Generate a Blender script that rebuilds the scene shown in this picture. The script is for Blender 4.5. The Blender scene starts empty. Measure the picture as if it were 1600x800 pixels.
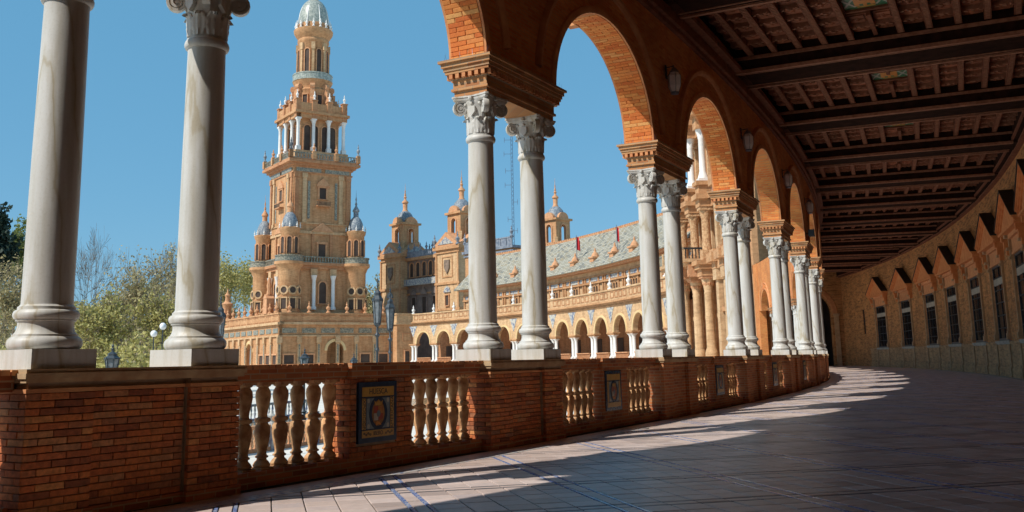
import bpy, math, random
from mathutils import Vector, Matrix
import numpy as np

# ---------------------------------------------------------------- camera, sky, sun, exposure
SC = bpy.context.scene
COL = SC.collection
PI = math.pi
rad = math.radians
R0, TH = 184.3188, 0.514659            # radius of the curved gallery, bearing of its tangent at s = 0
CX, CY = -160.5021, 104.4341           # centre of the plaza's circle
BAY, PAIR = 6.3407, 1.4665             # arcade bay, distance between the two columns of a pair
EYE = 1.13

cam_data = bpy.data.cameras.new('camera')
cam = bpy.data.objects.new('camera', cam_data)
COL.objects.link(cam)
cam_data.sensor_width = 36.0
cam_data.lens = 36.0 * 1511.556 / 1600.0
cam_data.shift_y = -113.32 / 1600.0
cam_data.clip_start, cam_data.clip_end = 0.1, 6000.0
cam.matrix_world = (Matrix.Translation((0, 0, EYE)) @ Matrix.Rotation(PI / 2 + 0.1804265, 4, 'X')
                    @ Matrix.Rotation(-0.0191867, 4, 'Z'))
SC.camera = cam

SUN_EL = rad(46.0)
LX, LY = 0.824, 0.566                  # horizontal direction the sunlight travels
world = bpy.data.worlds.new('World')
SC.world = world
world.use_nodes = True
wn = world.node_tree
bg = wn.nodes['Background']
sky = wn.nodes.new('ShaderNodeTexSky')
sky.sky_type = 'NISHITA'
sky.sun_disc = False
sky.sun_elevation = SUN_EL
sky.sun_rotation = math.atan2(-LX, -LY) % (2 * PI)
sky.altitude = 0.0
sky.air_density = 1.0
sky.dust_density = 0.0
sky.ozone_density = 3.0
even = wn.nodes.new('ShaderNodeMix')          # a clear spring sky, evenly blue down to the roofs
even.data_type = 'RGBA'
even.inputs['Factor'].default_value = 0.75
even.inputs['B'].default_value = (0.74, 2.50, 4.05, 1.0)
wn.links.new(sky.outputs['Color'], even.inputs['A'])
wn.links.new(even.outputs['Result'], bg.inputs['Color'])
bg.inputs['Strength'].default_value = 0.1

sun_data = bpy.data.lights.new('sun', 'SUN')
sun_data.energy = 3.15
sun_data.angle = rad(0.5)
sun_data.color = (1.0, 0.95, 0.87)
sun = bpy.data.objects.new('sun', sun_data)
COL.objects.link(sun)
ce = math.cos(SUN_EL)
sun.rotation_euler = Vector((LX * ce, LY * ce, -math.sin(SUN_EL))).to_track_quat('-Z', 'Y').to_euler()
sun.location = (-60, -40, 80)

vs = SC.view_settings
vs.view_transform = 'Standard'
vs.look = 'None'
vs.gamma = 1.0
vs.use_curve_mapping = False
vs.exposure = 0.58
SC.cycles.max_bounces = 12
SC.cycles.diffuse_bounces = 8
SC.cycles.use_denoising = True

rng = random.Random(7)

# ---------------------------------------------------------------- materials
MATS = {}

def _nodes(name):
    m = bpy.data.materials.new(name)
    m.use_nodes = True
    nt = m.node_tree
    return m, nt, nt.nodes['Principled BSDF']

def N(nt, kind, **kw):
    n = nt.nodes.new(kind)
    for k, v in kw.items():
        setattr(n, k, v)
    return n

def ramp(nt, fac, stops):
    r = N(nt, 'ShaderNodeValToRGB')
    els = r.color_ramp.elements
    while len(els) < len(stops):
        els.new(0.5)
    for e, (p, c) in zip(els, stops):
        e.position = p
        e.color = (*c, 1.0)
    nt.links.new(fac, r.inputs['Fac'])
    return r.outputs['Color']

def mixc(nt, fac, a, b, mode='MIX'):
    m = N(nt, 'ShaderNodeMix', data_type='RGBA', blend_type=mode)
    for sock, v in ((m.inputs['Factor'], fac), (m.inputs['A'], a), (m.inputs['B'], b)):
        if hasattr(v, 'links'):
            nt.links.new(v, sock)
        elif isinstance(v, tuple):
            sock.default_value = (*v, 1.0) if len(v) == 3 else v
        else:
            sock.default_value = v
    return m.outputs['Result']

def noise(nt, vec, scale, detail=4.0, rough=0.55):
    t = N(nt, 'ShaderNodeTexNoise')
    t.inputs['Scale'].default_value = scale
    t.inputs['Detail'].default_value = detail
    t.inputs['Roughness'].default_value = rough
    if vec is not None:
        nt.links.new(vec, t.inputs['Vector'])
    return t.outputs['Fac']

def bump(nt, b, height, strength, dist):
    n = N(nt, 'ShaderNodeBump')
    n.inputs['Strength'].default_value = strength
    n.inputs['Distance'].default_value = dist
    nt.links.new(height, n.inputs['Height'])
    nt.links.new(n.outputs['Normal'], b.inputs['Normal'])

def plain(name, c1, c2=None, scale=3.0, rough=0.8, bmp=0.0, bdist=0.01, fine=None, metal=0.0, spread=(0.35, 0.65), per_object=0.0, spec=0.5):
    """noise-mottled material: c1 to c2 in patches, fine grain as relief, each copy a little lighter or darker"""
    m, nt, b = _nodes(name)
    tc = N(nt, 'ShaderNodeTexCoord')
    geo = N(nt, 'ShaderNodeNewGeometry')
    pos = geo.outputs['Position']
    c2 = c2 or c1
    f = noise(nt, pos, scale)
    col = ramp(nt, f, [(spread[0], c1), (spread[1], c2)])
    if per_object:
        oi = N(nt, 'ShaderNodeObjectInfo')
        hv = N(nt, 'ShaderNodeHueSaturation')
        mr = N(nt, 'ShaderNodeMapRange')
        mr.inputs['To Min'].default_value = 1 - per_object
        mr.inputs['To Max'].default_value = 1 + per_object
        nt.links.new(oi.outputs['Random'], mr.inputs['Value'])
        nt.links.new(mr.outputs['Result'], hv.inputs['Value'])
        nt.links.new(col, hv.inputs['Color'])
        col = hv.outputs['Color']
    nt.links.new(col, b.inputs['Base Color'])
    b.inputs['Roughness'].default_value = rough
    b.inputs['Metallic'].default_value = metal
    b.inputs['Specular IOR Level'].default_value = spec
    if bmp:
        bump(nt, b, noise(nt, pos, fine or scale * 8, 6.0, 0.65), bmp, bdist)
    MATS[name] = m
    return m

def far_wall(name, c1, c2, band=0.55):
    """distant brickwork: warm patches, weathering in runs, faint courses"""
    m, nt, b = _nodes(name)
    geo = N(nt, 'ShaderNodeNewGeometry')
    pos = geo.outputs['Position']
    col = ramp(nt, noise(nt, pos, 0.28, 5, 0.6), [(0.3, c1), (0.7, c2)])
    mp = N(nt, 'ShaderNodeMapping')
    mp.inputs['Scale'].default_value = (0.9, 0.9, 3.2)
    nt.links.new(pos, mp.inputs['Vector'])
    col = mixc(nt, 1.0, col, ramp(nt, noise(nt, mp.outputs[0], 1.0, 6, 0.75), [(0.36, (0.74, 0.69, 0.65)), (0.56, (1.03, 1.02, 1.0))]), 'MULTIPLY')
    mp2 = N(nt, 'ShaderNodeMapping')
    mp2.inputs['Scale'].default_value = (1.1, 1.1, 0.12)
    nt.links.new(pos, mp2.inputs['Vector'])
    col = mixc(nt, 0.8, col, ramp(nt, noise(nt, mp2.outputs[0], 1.0, 5, 0.7), [(0.36, (0.74, 0.69, 0.65)), (0.55, (1, 1, 1))]), 'MULTIPLY')
    nt.links.new(col, b.inputs['Base Color'])
    b.inputs['Roughness'].default_value = 0.9
    bump(nt, b, noise(nt, pos, 3.5, 6, 0.7), 0.6, 0.1)
    MATS[name] = m

def brickwork(name, colors, mortar, length=0.235, height=0.055, joint=0.007, rough=0.9, mode='sz', bmp=0.5, grime=0.35, bdist=0.008, rubble=0.0):
    """coursed brick on faces; mode picks the two coordinates the courses follow"""
    m, nt, b = _nodes(name)
    tc = N(nt, 'ShaderNodeTexCoord')
    sep = N(nt, 'ShaderNodeSeparateXYZ')
    nt.links.new(tc.outputs['Object'], sep.inputs[0])
    add = N(nt, 'ShaderNodeMath', operation='ADD')
    nt.links.new(sep.outputs['X'], add.inputs[0])
    nt.links.new(sep.outputs['Y'], add.inputs[1])
    cmb = N(nt, 'ShaderNodeCombineXYZ')
    nt.links.new(add.outputs[0], cmb.inputs['X'])
    nt.links.new(sep.outputs['Z'], cmb.inputs['Y'])
    bt = N(nt, 'ShaderNodeTexBrick')
    bt.offset = 0.5
    bt.inputs['Scale'].default_value = 1.0
    bt.inputs['Brick Width'].default_value = length
    bt.inputs['Row Height'].default_value = height
    bt.inputs['Mortar Size'].default_value = joint
    bt.inputs['Mortar Smooth'].default_value = 0.2
    bt.inputs['Color1'].default_value = (0, 0, 0, 1)
    bt.inputs['Color2'].default_value = (1, 1, 1, 1)
    bt.inputs['Mortar'].default_value = (0.5, 0.5, 0.5, 1)
    nt.links.new(cmb.outputs[0], bt.inputs['Vector'])
    k = len(colors)
    col = ramp(nt, bt.outputs['Color'], [(i / max(1, k - 1), c) for i, c in enumerate(colors)])
    col = mixc(nt, bt.outputs['Fac'], col, mortar)
    geo = N(nt, 'ShaderNodeNewGeometry')
    g = noise(nt, geo.outputs['Position'], 0.9, 6.0, 0.65)
    dirt = ramp(nt, g, [(0.35, (1 - grime,) * 3), (0.65, (1, 1, 1))])
    col = mixc(nt, 1.0, col, dirt, 'MULTIPLY')
    if rubble:      # eroded faces: pits and pale scars, longer along the courses than across them
        mp = N(nt, 'ShaderNodeMapping')
        mp.inputs['Scale'].default_value = (0.8, 0.8, 4.2)
        nt.links.new(tc.outputs['Object'], mp.inputs['Vector'])
        pit = ramp(nt, noise(nt, mp.outputs[0], 1.3, 7.0, 0.8), [(0.40, (1 - rubble,) * 3), (0.50, (1, 1, 1)), (0.62, (1 + rubble * 0.25,) * 3)])
        col = mixc(nt, 1.0, col, pit, 'MULTIPLY')
    nt.links.new(col, b.inputs['Base Color'])
    b.inputs['Roughness'].default_value = rough
    inv = N(nt, 'ShaderNodeMath', operation='SUBTRACT')
    inv.inputs[0].default_value = 1.0
    nt.links.new(bt.outputs['Fac'], inv.inputs[1])
    mul = N(nt, 'ShaderNodeMath', operation='MULTIPLY_ADD')
    nt.links.new(noise(nt, geo.outputs['Position'], 60.0), mul.inputs[0])
    mul.inputs[1].default_value = 0.35
    nt.links.new(inv.outputs[0], mul.inputs[2])
    bump(nt, b, mul.outputs[0], bmp, bdist)
    MATS[name] = m
    return m

def random_ramp(name, stops, rough=0.85, grain=25.0, bmp=0.5, bdist=0.004, mottling=0.35, coat=0.0):
    """one colour out of a range for each copy, mottled"""
    m, nt, b = _nodes(name)
    oi = N(nt, 'ShaderNodeObjectInfo')
    geo = N(nt, 'ShaderNodeNewGeometry')
    col = ramp(nt, oi.outputs['Random'], stops)
    f = noise(nt, geo.outputs['Position'], grain, 5.0, 0.65)
    d = ramp(nt, f, [(0.3, (1 - mottling,) * 3), (0.7, (1 + mottling * 0.3,) * 3)])
    col = mixc(nt, 1.0, col, d, 'MULTIPLY')
    nt.links.new(col, b.inputs['Base Color'])
    b.inputs['Roughness'].default_value = rough
    b.inputs['Coat Weight'].default_value = coat
    bump(nt, b, noise(nt, geo.outputs['Position'], grain * 3), bmp, bdist)
    MATS[name] = m
    return m

BR = [(0.30, 0.105, 0.042), (0.42, 0.165, 0.062), (0.36, 0.13, 0.05), (0.50, 0.225, 0.09), (0.27, 0.10, 0.045)]
random_ramp('brick', [(0.0, (0.26, 0.08, 0.035)), (0.2, (0.50, 0.135, 0.042)), (0.42, (0.62, 0.195, 0.055)), (0.6, (0.40, 0.15, 0.065)), (0.78, (0.57, 0.15, 0.045)), (0.9, (0.68, 0.29, 0.10)), (1.0, (0.36, 0.16, 0.09))], rough=0.9, mottling=0.5)
random_ramp('arch_brick', [(0.0, (0.60, 0.145, 0.03)), (0.3, (0.72, 0.215, 0.045)), (0.55, (0.78, 0.31, 0.08)), (0.8, (0.66, 0.17, 0.035)), (1.0, (0.80, 0.42, 0.14))], rough=0.9, mottling=0.22)
brickwork('brick_wall', [(0.30, 0.09, 0.035), (0.52, 0.14, 0.044), (0.60, 0.19, 0.055), (0.44, 0.135, 0.048), (0.64, 0.25, 0.085)], (0.5, 0.32, 0.18))
brickwork('arcade_brick', [(0.60, 0.15, 0.032), (0.70, 0.22, 0.05), (0.76, 0.30, 0.075), (0.64, 0.17, 0.038)], (0.56, 0.29, 0.11), grime=0.28)
brickwork('back_brick', [(0.60, 0.20, 0.045), (0.76, 0.30, 0.075), (0.70, 0.25, 0.06), (0.80, 0.37, 0.11)], (0.5, 0.3, 0.14), length=0.26, height=0.06, joint=0.011, bmp=1.0, bdist=0.03, grime=0.3, rubble=0.55)
plain('mortar', (0.30, 0.2, 0.13), (0.40, 0.28, 0.18), 6, 0.95, 0.5)
plain('terracotta', (0.50, 0.19, 0.075), (0.62, 0.29, 0.12), 4, 0.85, 0.5, 0.004, per_object=0.18)
plain('baluster_clay', (0.36, 0.16, 0.062), (0.62, 0.36, 0.165), 9, 0.75, 0.9, 0.008, fine=38, per_object=0.28, spread=(0.38, 0.6))
plain('cap_stone', (0.50, 0.35, 0.2), (0.36, 0.2, 0.1), 5, 0.85, 0.5, 0.004)
plain('wood', (0.17, 0.062, 0.036), (0.27, 0.105, 0.06), 6, 0.7, spec=0.12, bmp=0.5, bdist=0.004, fine=30)
plain('wood_edge', (0.28, 0.125, 0.075), (0.42, 0.195, 0.12), 9, 0.7, 0.4, 0.004, spec=0.15)
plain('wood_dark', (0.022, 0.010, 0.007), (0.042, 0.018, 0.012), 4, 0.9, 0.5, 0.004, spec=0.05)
plain('dado_stone', (0.34, 0.31, 0.26), (0.48, 0.43, 0.35), 2.5, 0.95, 1.0, 0.02, fine=14)
plain('iron', (0.018, 0.024, 0.03), (0.035, 0.045, 0.05), 8, 0.5, 0.2, 0.003, metal=0.3)
plain('lamp_iron', (0.030, 0.040, 0.052), (0.05, 0.065, 0.075), 8, 0.45, 0.2, 0.003)
plain('grout', (0.05, 0.045, 0.042), (0.09, 0.08, 0.072), 3, 0.95, 0.5, 0.003)
plain('paving', (0.66, 0.61, 0.53), (0.76, 0.72, 0.64), 0.4, 0.9, 0.3, 0.01)
plain('glass_dark', (0.012, 0.012, 0.014), (0.03, 0.03, 0.035), 0.8, 0.12)
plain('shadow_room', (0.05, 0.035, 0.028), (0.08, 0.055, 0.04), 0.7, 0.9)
far_wall('far_brick', (0.52, 0.27, 0.125), (0.63, 0.37, 0.19))
far_wall('far_brick_pale', (0.58, 0.37, 0.195), (0.68, 0.47, 0.275))
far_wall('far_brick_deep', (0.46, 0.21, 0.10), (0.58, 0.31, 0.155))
plain('far_terracotta', (0.50, 0.23, 0.105), (0.66, 0.36, 0.19), 1.6, 0.85, 0.9, 0.08, fine=5, spread=(0.3, 0.7))
plain('far_marble', (0.72, 0.70, 0.66), (0.82, 0.80, 0.76), 0.8, 0.6)
plain('far_opening', (0.05, 0.032, 0.025), (0.09, 0.06, 0.045), 0.4, 0.85)
plain('blue_dome', (0.11, 0.145, 0.19), (0.29, 0.31, 0.32), 3.0, 0.6, spread=(0.40, 0.6))
plain('pale_dome', (0.22, 0.25, 0.22), (0.42, 0.43, 0.37), 2.0, 0.35, spread=(0.4, 0.6))
plain('azulejo_blue', (0.14, 0.17, 0.27), (0.52, 0.50, 0.43), 2.0, 0.5, spread=(0.38, 0.56))
plain('azulejo_green', (0.15, 0.155, 0.125), (0.36, 0.32, 0.235), 2.5, 0.3, spread=(0.42, 0.6))
plain('slate_parapet', (0.12, 0.15, 0.20), (0.28, 0.3, 0.34), 1.2, 0.5)
plain('water', (0.055, 0.085, 0.05), (0.08, 0.11, 0.06), 0.2, 0.08, 0.3, 0.02, fine=3)
plain('bark', (0.13, 0.105, 0.08), (0.24, 0.2, 0.155), 5, 0.95, 0.5, 0.01)
plain('pale_bark', (0.28, 0.25, 0.2), (0.42, 0.38, 0.32), 5, 0.95, 0.5, 0.01)
plain('flag_red', (0.55, 0.02, 0.03), (0.62, 0.03, 0.03), 2, 0.8)
plain('flag_yellow', (0.75, 0.45, 0.03), (0.75, 0.45, 0.03), 2, 0.8)
plain('steel', (0.16, 0.18, 0.24), (0.2, 0.22, 0.28), 2, 0.4, metal=0.5)
plain('globe', (0.85, 0.85, 0.85), (0.9, 0.9, 0.9), 2, 0.25)
plain('navy_glaze', (0.018, 0.034, 0.075), (0.032, 0.055, 0.105), 9, 0.25)
plain('yellow_glaze', (0.50, 0.27, 0.045), (0.62, 0.36, 0.08), 12, 0.3)
plain('sky_glaze', (0.14, 0.19, 0.23), (0.24, 0.29, 0.31), 12, 0.3)
plain('red_glaze', (0.34, 0.05, 0.03), (0.42, 0.08, 0.04), 12, 0.3)
plain('white_glaze', (0.42, 0.39, 0.33), (0.5, 0.47, 0.4), 12, 0.3)
plain('green_glaze', (0.03, 0.16, 0.07), (0.06, 0.22, 0.10), 14, 0.3)
plain('orange_glaze', (0.65, 0.22, 0.03), (0.72, 0.3, 0.05), 14, 0.3)
plain('strip_glaze', (0.08, 0.17, 0.48), (0.48, 0.52, 0.6), 22, 0.25, spread=(0.42, 0.6))
plain('border_glaze', (0.10, 0.18, 0.36), (0.58, 0.55, 0.5), 17, 0.3, spread=(0.34, 0.5))
plain('skin', (0.55, 0.33, 0.24), (0.6, 0.37, 0.27), 5, 0.6)
plain('hair', (0.02, 0.014, 0.01), (0.03, 0.02, 0.015), 5, 0.7)
plain('shirt_blue', (0.2, 0.36, 0.6), (0.25, 0.42, 0.66), 5, 0.9)
plain('shirt_white', (0.7, 0.7, 0.7), (0.75, 0.75, 0.75), 5, 0.9)
plain('trousers', (0.03, 0.035, 0.06), (0.05, 0.055, 0.08), 5, 0.9)
random_ramp('floor_tile', [(0.0, (0.42, 0.325, 0.285)), (0.3, (0.67, 0.535, 0.475)), (0.55, (0.54, 0.425, 0.375)), (0.8, (0.72, 0.585, 0.53)), (1.0, (0.50, 0.41, 0.39))], rough=0.4, grain=11, bmp=0.5, bdist=0.003, mottling=0.16)

def marble():
    m, nt, b = _nodes('marble')
    geo = N(nt, 'ShaderNodeNewGeometry')
    pos = geo.outputs['Position']
    mp = N(nt, 'ShaderNodeMapping')
    mp.inputs['Scale'].default_value = (1.6, 1.6, 0.35)
    nt.links.new(pos, mp.inputs['Vector'])
    w = N(nt, 'ShaderNodeTexWave', wave_type='BANDS', bands_direction='DIAGONAL')
    w.inputs['Scale'].default_value = 0.9
    w.inputs['Distortion'].default_value = 9.0
    w.inputs['Detail'].default_value = 5.0
    w.inputs['Detail Scale'].default_value = 1.6
    nt.links.new(mp.outputs[0], w.inputs['Vector'])
    col = ramp(nt, w.outputs['Fac'], [(0.0, (0.44, 0.39, 0.30)), (0.03, (0.54, 0.52, 0.47)), (0.3, (0.60, 0.59, 0.565)), (1.0, (0.56, 0.55, 0.52))])
    # grey-brown weathering in runs down the stone
    mp2 = N(nt, 'ShaderNodeMapping')
    mp2.inputs['Scale'].default_value = (7, 7, 0.6)
    nt.links.new(pos, mp2.inputs['Vector'])
    st = ramp(nt, noise(nt, mp2.outputs[0], 1.4, 6, 0.6), [(0.32, (0.84, 0.80, 0.73)), (0.55, (1, 1, 1))])
    col = mixc(nt, 1.0, col, st, 'MULTIPLY')
    oi = N(nt, 'ShaderNodeObjectInfo')
    sp = ramp(nt, noise(nt, pos, 55, 3, 0.5), [(0.3, (0.9, 0.88, 0.84)), (0.5, (1, 1, 1))])
    col = mixc(nt, 0.6, col, sp, 'MULTIPLY')
    nt.links.new(col, b.inputs['Base Color'])
    b.inputs['Roughness'].default_value = 0.5
    bump(nt, b, noise(nt, pos, 40, 6, 0.6), 0.15, 0.003)
    MATS['marble'] = m
marble()

def roof_tiles():
    m, nt, b = _nodes('roof_tiles')
    tc = N(nt, 'ShaderNodeTexCoord')
    sep = N(nt, 'ShaderNodeSeparateXYZ')
    nt.links.new(tc.outputs['Object'], sep.inputs[0])
    cmb = N(nt, 'ShaderNodeCombineXYZ')
    nt.links.new(sep.outputs['Y'], cmb.inputs['X'])
    nt.links.new(sep.outputs['Z'], cmb.inputs['Y'])
    bt = N(nt, 'ShaderNodeTexBrick')
    bt.inputs['Scale'].default_value = 1.0
    bt.inputs['Brick Width'].default_value = 0.8
    bt.inputs['Row Height'].default_value = 0.36
    bt.inputs['Mortar Size'].default_value = 0.05
    bt.inputs['Color1'].default_value = (0, 0, 0, 1)
    bt.inputs['Color2'].default_value = (1, 1, 1, 1)
    bt.inputs['Mortar'].default_value = (0.3, 0.3, 0.3, 1)
    nt.links.new(cmb.outputs[0], bt.inputs['Vector'])
    col = ramp(nt, bt.outputs['Color'], [(0.0, (0.17, 0.18, 0.18)), (0.14, (0.27, 0.26, 0.22)), (0.24, (0.37, 0.35, 0.28)), (0.5, (0.46, 0.43, 0.35)), (0.72, (0.41, 0.40, 0.34)), (0.86, (0.36, 0.30, 0.2)), (1.0, (0.50, 0.46, 0.37))])
    col = mixc(nt, bt.outputs['Fac'], col, (0.17, 0.15, 0.11))
    nt.links.new(col, b.inputs['Base Color'])
    b.inputs['Roughness'].default_value = 0.75
    b.inputs['Specular IOR Level'].default_value = 0.2
    inv = N(nt, 'ShaderNodeMath', operation='SUBTRACT')
    inv.inputs[0].default_value = 1.0
    nt.links.new(bt.outputs['Fac'], inv.inputs[1])
    bump(nt, b, inv.outputs[0], 0.6, 0.06)
    MATS['roof_tiles'] = m
roof_tiles()

def leaf_mat(name, stops):
    m, nt, b = _nodes(name)
    geo = N(nt, 'ShaderNodeNewGeometry')
    col = ramp(nt, geo.outputs['Random Per Island'], stops)
    nt.links.new(col, b.inputs['Base Color'])
    b.inputs['Roughness'].default_value = 0.7
    tr = N(nt, 'ShaderNodeBsdfTranslucent')
    nt.links.new(col, tr.inputs['Color'])
    mx = N(nt, 'ShaderNodeMixShader')
    mx.inputs[0].default_value = 0.35
    out = nt.nodes['Material Output']
    nt.links.new(b.outputs[0], mx.inputs[1])
    nt.links.new(tr.outputs[0], mx.inputs[2])
    nt.links.new(mx.outputs[0], out.inputs['Surface'])
    MATS[name] = m
leaf_mat('leaf_spring', [(0.0, (0.30, 0.27, 0.08)), (0.5, (0.46, 0.41, 0.13)), (1.0, (0.58, 0.52, 0.22))])
leaf_mat('leaf_olive', [(0.0, (0.26, 0.22, 0.10)), (0.5, (0.42, 0.355, 0.17)), (1.0, (0.54, 0.46, 0.27))])
leaf_mat('leaf_green', [(0.0, (0.10, 0.14, 0.035)), (0.5, (0.18, 0.22, 0.06)), (1.0, (0.28, 0.30, 0.09))])
leaf_mat('leaf_dark', [(0.0, (0.012, 0.03, 0.02)), (0.5, (0.025, 0.05, 0.035)), (1.0, (0.05, 0.08, 0.05))])
leaf_mat('twig', [(0.0, (0.12, 0.10, 0.085)), (1.0, (0.22, 0.19, 0.16))])

# ---------------------------------------------------------------- mesh helpers
class MB:
    """collects vertices and faces of one mesh"""
    def __init__(self):
        self.v, self.f = [], []

    def add(self, vs_, fs_):
        o = len(self.v)
        self.v += [tuple(p) for p in vs_]
        self.f += [tuple(i + o for i in f) for f in fs_]
        return self

    def box(self, x0, x1, y0, y1, z0, z1, ny=1):
        ys = [y0 + (y1 - y0) * i / ny for i in range(ny + 1)]
        v, f = [], []
        for y in ys:
            v += [(x0, y, z0), (x1, y, z0), (x1, y, z1), (x0, y, z1)]
        for i in range(ny):
            a, b = 4 * i, 4 * i + 4
            for k in range(4):
                l = (k + 1) % 4
                f.append((a + k, b + k, b + l, a + l))
        f.append((0, 1, 2, 3))
        e = 4 * ny
        f.append((e + 3, e + 2, e + 1, e))
        return self.add(v, f)

    def cbox(self, c, s, rz=0.0, ry=0.0):
        M = Matrix.Translation(c) @ Matrix.Rotation(rz, 4, 'Z') @ Matrix.Rotation(ry, 4, 'Y')
        t = MB().box(-s[0] / 2, s[0] / 2, -s[1] / 2, s[1] / 2, -s[2] / 2, s[2] / 2)
        return self.add([M @ Vector(p) for p in t.v], t.f)

    def lathe(self, prof, seg=24, c=(0, 0, 0), a0=0.0, a1=2 * PI, caps=True):
        full = abs(a1 - a0 - 2 * PI) < 1e-6
        n = seg if full else seg + 1
        v, f = [], []
        for r, z in prof:
            for i in range(n):
                a = a0 + (a1 - a0) * i / seg
                v.append((c[0] + r * math.cos(a), c[1] + r * math.sin(a), c[2] + z))
        for j in range(len(prof) - 1):
            for i in range(seg):
                k = (i + 1) % n
                f.append((j * n + i, j * n + k, (j + 1) * n + k, (j + 1) * n + i))
        if caps:
            f.append(tuple(range(n - 1, -1, -1)))
            f.append(tuple((len(prof) - 1) * n + i for i in range(n)))
        return self.add(v, f)

    def tube(self, p0, p1, r0, r1, seg=6):
        p0, p1 = Vector(p0), Vector(p1)
        d = (p1 - p0)
        if d.length < 1e-6:
            return self
        q = d.to_track_quat('Z', 'Y')
        v = []
        for p, r in ((p0, r0), (p1, r1)):
            for i in range(seg):
                a = 2 * PI * i / seg
                v.append(p + q @ Vector((r * math.cos(a), r * math.sin(a), 0)))
        f = [(i, (i + 1) % seg, seg + (i + 1) % seg, seg + i) for i in range(seg)]
        f += [tuple(range(seg - 1, -1, -1)), tuple(range(seg, 2 * seg))]
        return self.add(v, f)

    def sweep(self, pts, sect, closed=False):
        """section (a, b): a along the frame's outward direction, b along z-like second direction; pts = list of (origin, outward, up)"""
        n = len(sect)
        v, f = [], []
        for o, u, w in pts:
            o, u, w = Vector(o), Vector(u), Vector(w)
            v += [o + u * a + w * b for a, b in sect]
        for j in range(len(pts) - 1):
            for i in range(n):
                k = (i + 1) % n
                f.append((j * n + i, j * n + k, (j + 1) * n + k, (j + 1) * n + i))
        f.append(tuple(range(n)))
        f.append(tuple((len(pts) - 1) * n + i for i in range(n - 1, -1, -1)))
        return self.add(v, f)

    def prism(self, poly, x0, x1):
        """poly of (y, z) points extruded along x"""
        n = len(poly)
        v = [(x0, y, z) for y, z in poly] + [(x1, y, z) for y, z in poly]
        f = [(i, (i + 1) % n, n + (i + 1) % n, n + i) for i in range(n)]
        f += [tuple(range(n - 1, -1, -1)), tuple(range(n, 2 * n))]
        return self.add(v, f)

    def xf(self, M):
        self.v = [tuple(M @ Vector(p)) for p in self.v]
        return self

    def rz(self, a):
        return self.xf(Matrix.Rotation(a, 4, 'Z'))

    def mv(self, x, y, z):
        self.v = [(p[0] + x, p[1] + y, p[2] + z) for p in self.v]
        return self

    def bend(self, s0=0.0):
        """(n, s, z) straight coordinates to the circle, about arc position s0"""
        out = []
        for n, s, z in self.v:
            a = (s - s0) / R0
            out.append(((R0 + n) * math.cos(a) - R0, (R0 + n) * math.sin(a), z))
        self.v = out
        return self

    def join(self, o):
        return self.add(o.v, o.f)

    def mesh(self, name, mat, smooth=None):
        me = bpy.data.meshes.new(name)
        me.from_pydata(self.v, [], self.f)
        me.validate()
        if mat is not None:
            me.materials.append(MATS[mat])
        if smooth is not None:
            me.shade_smooth()
            me.set_sharp_from_angle(angle=rad(smooth))
        return me

def link(o, parent=None, loc=(0, 0, 0), rz=0.0):
    COL.objects.link(o)
    o.location = loc
    o.rotation_euler = (0, 0, rz)
    if parent is not None:
        o.parent = parent
    return o

def obj(name, me, parent=None, loc=(0, 0, 0), rz=0.0):
    return link(bpy.data.objects.new(name, me), parent, loc, rz)

def part(parent, name, mb, mat, smooth=None, loc=(0, 0, 0), rz=0.0):
    return obj(name, mb.mesh(name, mat, smooth), parent, loc, rz)

def tag(o, label=None, cat=None, group=None, kind=None):
    if label:
        o['label'] = label
    if cat:
        o['category'] = cat
    if group:
        o['group'] = group
    if kind:
        o['kind'] = kind
    return o

def thing(name, label, cat, loc=(0, 0, 0), rz=0.0, group=None):
    o = link(bpy.data.objects.new(name, None), None, loc, rz)
    o.empty_display_size = 0.3
    return tag(o, label, cat, group, 'thing')

def fr(s, n=0.0, z=0.0):
    a = -TH + s / R0
    return (CX + (R0 + n) * math.cos(a), CY + (R0 + n) * math.sin(a), z), a

def bent(n, s):
    a = s / R0
    return ((R0 + n) * math.cos(a) - R0, (R0 + n) * math.sin(a)), a

def to_sn(x, y):
    dx, dy = x - CX, y - CY
    return (math.atan2(dy, dx) + TH) * R0, math.hypot(dx, dy) - R0

# ================================================================ THE GALLERY
S_END, S_BACK = 84.0, -51.0
N_WALL = 7.85
PAIRS = list(range(-7, 13))
ORD = {-1: 'leftmost', 0: 'second', 1: 'third', 2: 'fourth', 3: 'fifth', 4: 'sixth', 5: 'seventh', 6: 'eighth'}

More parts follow.
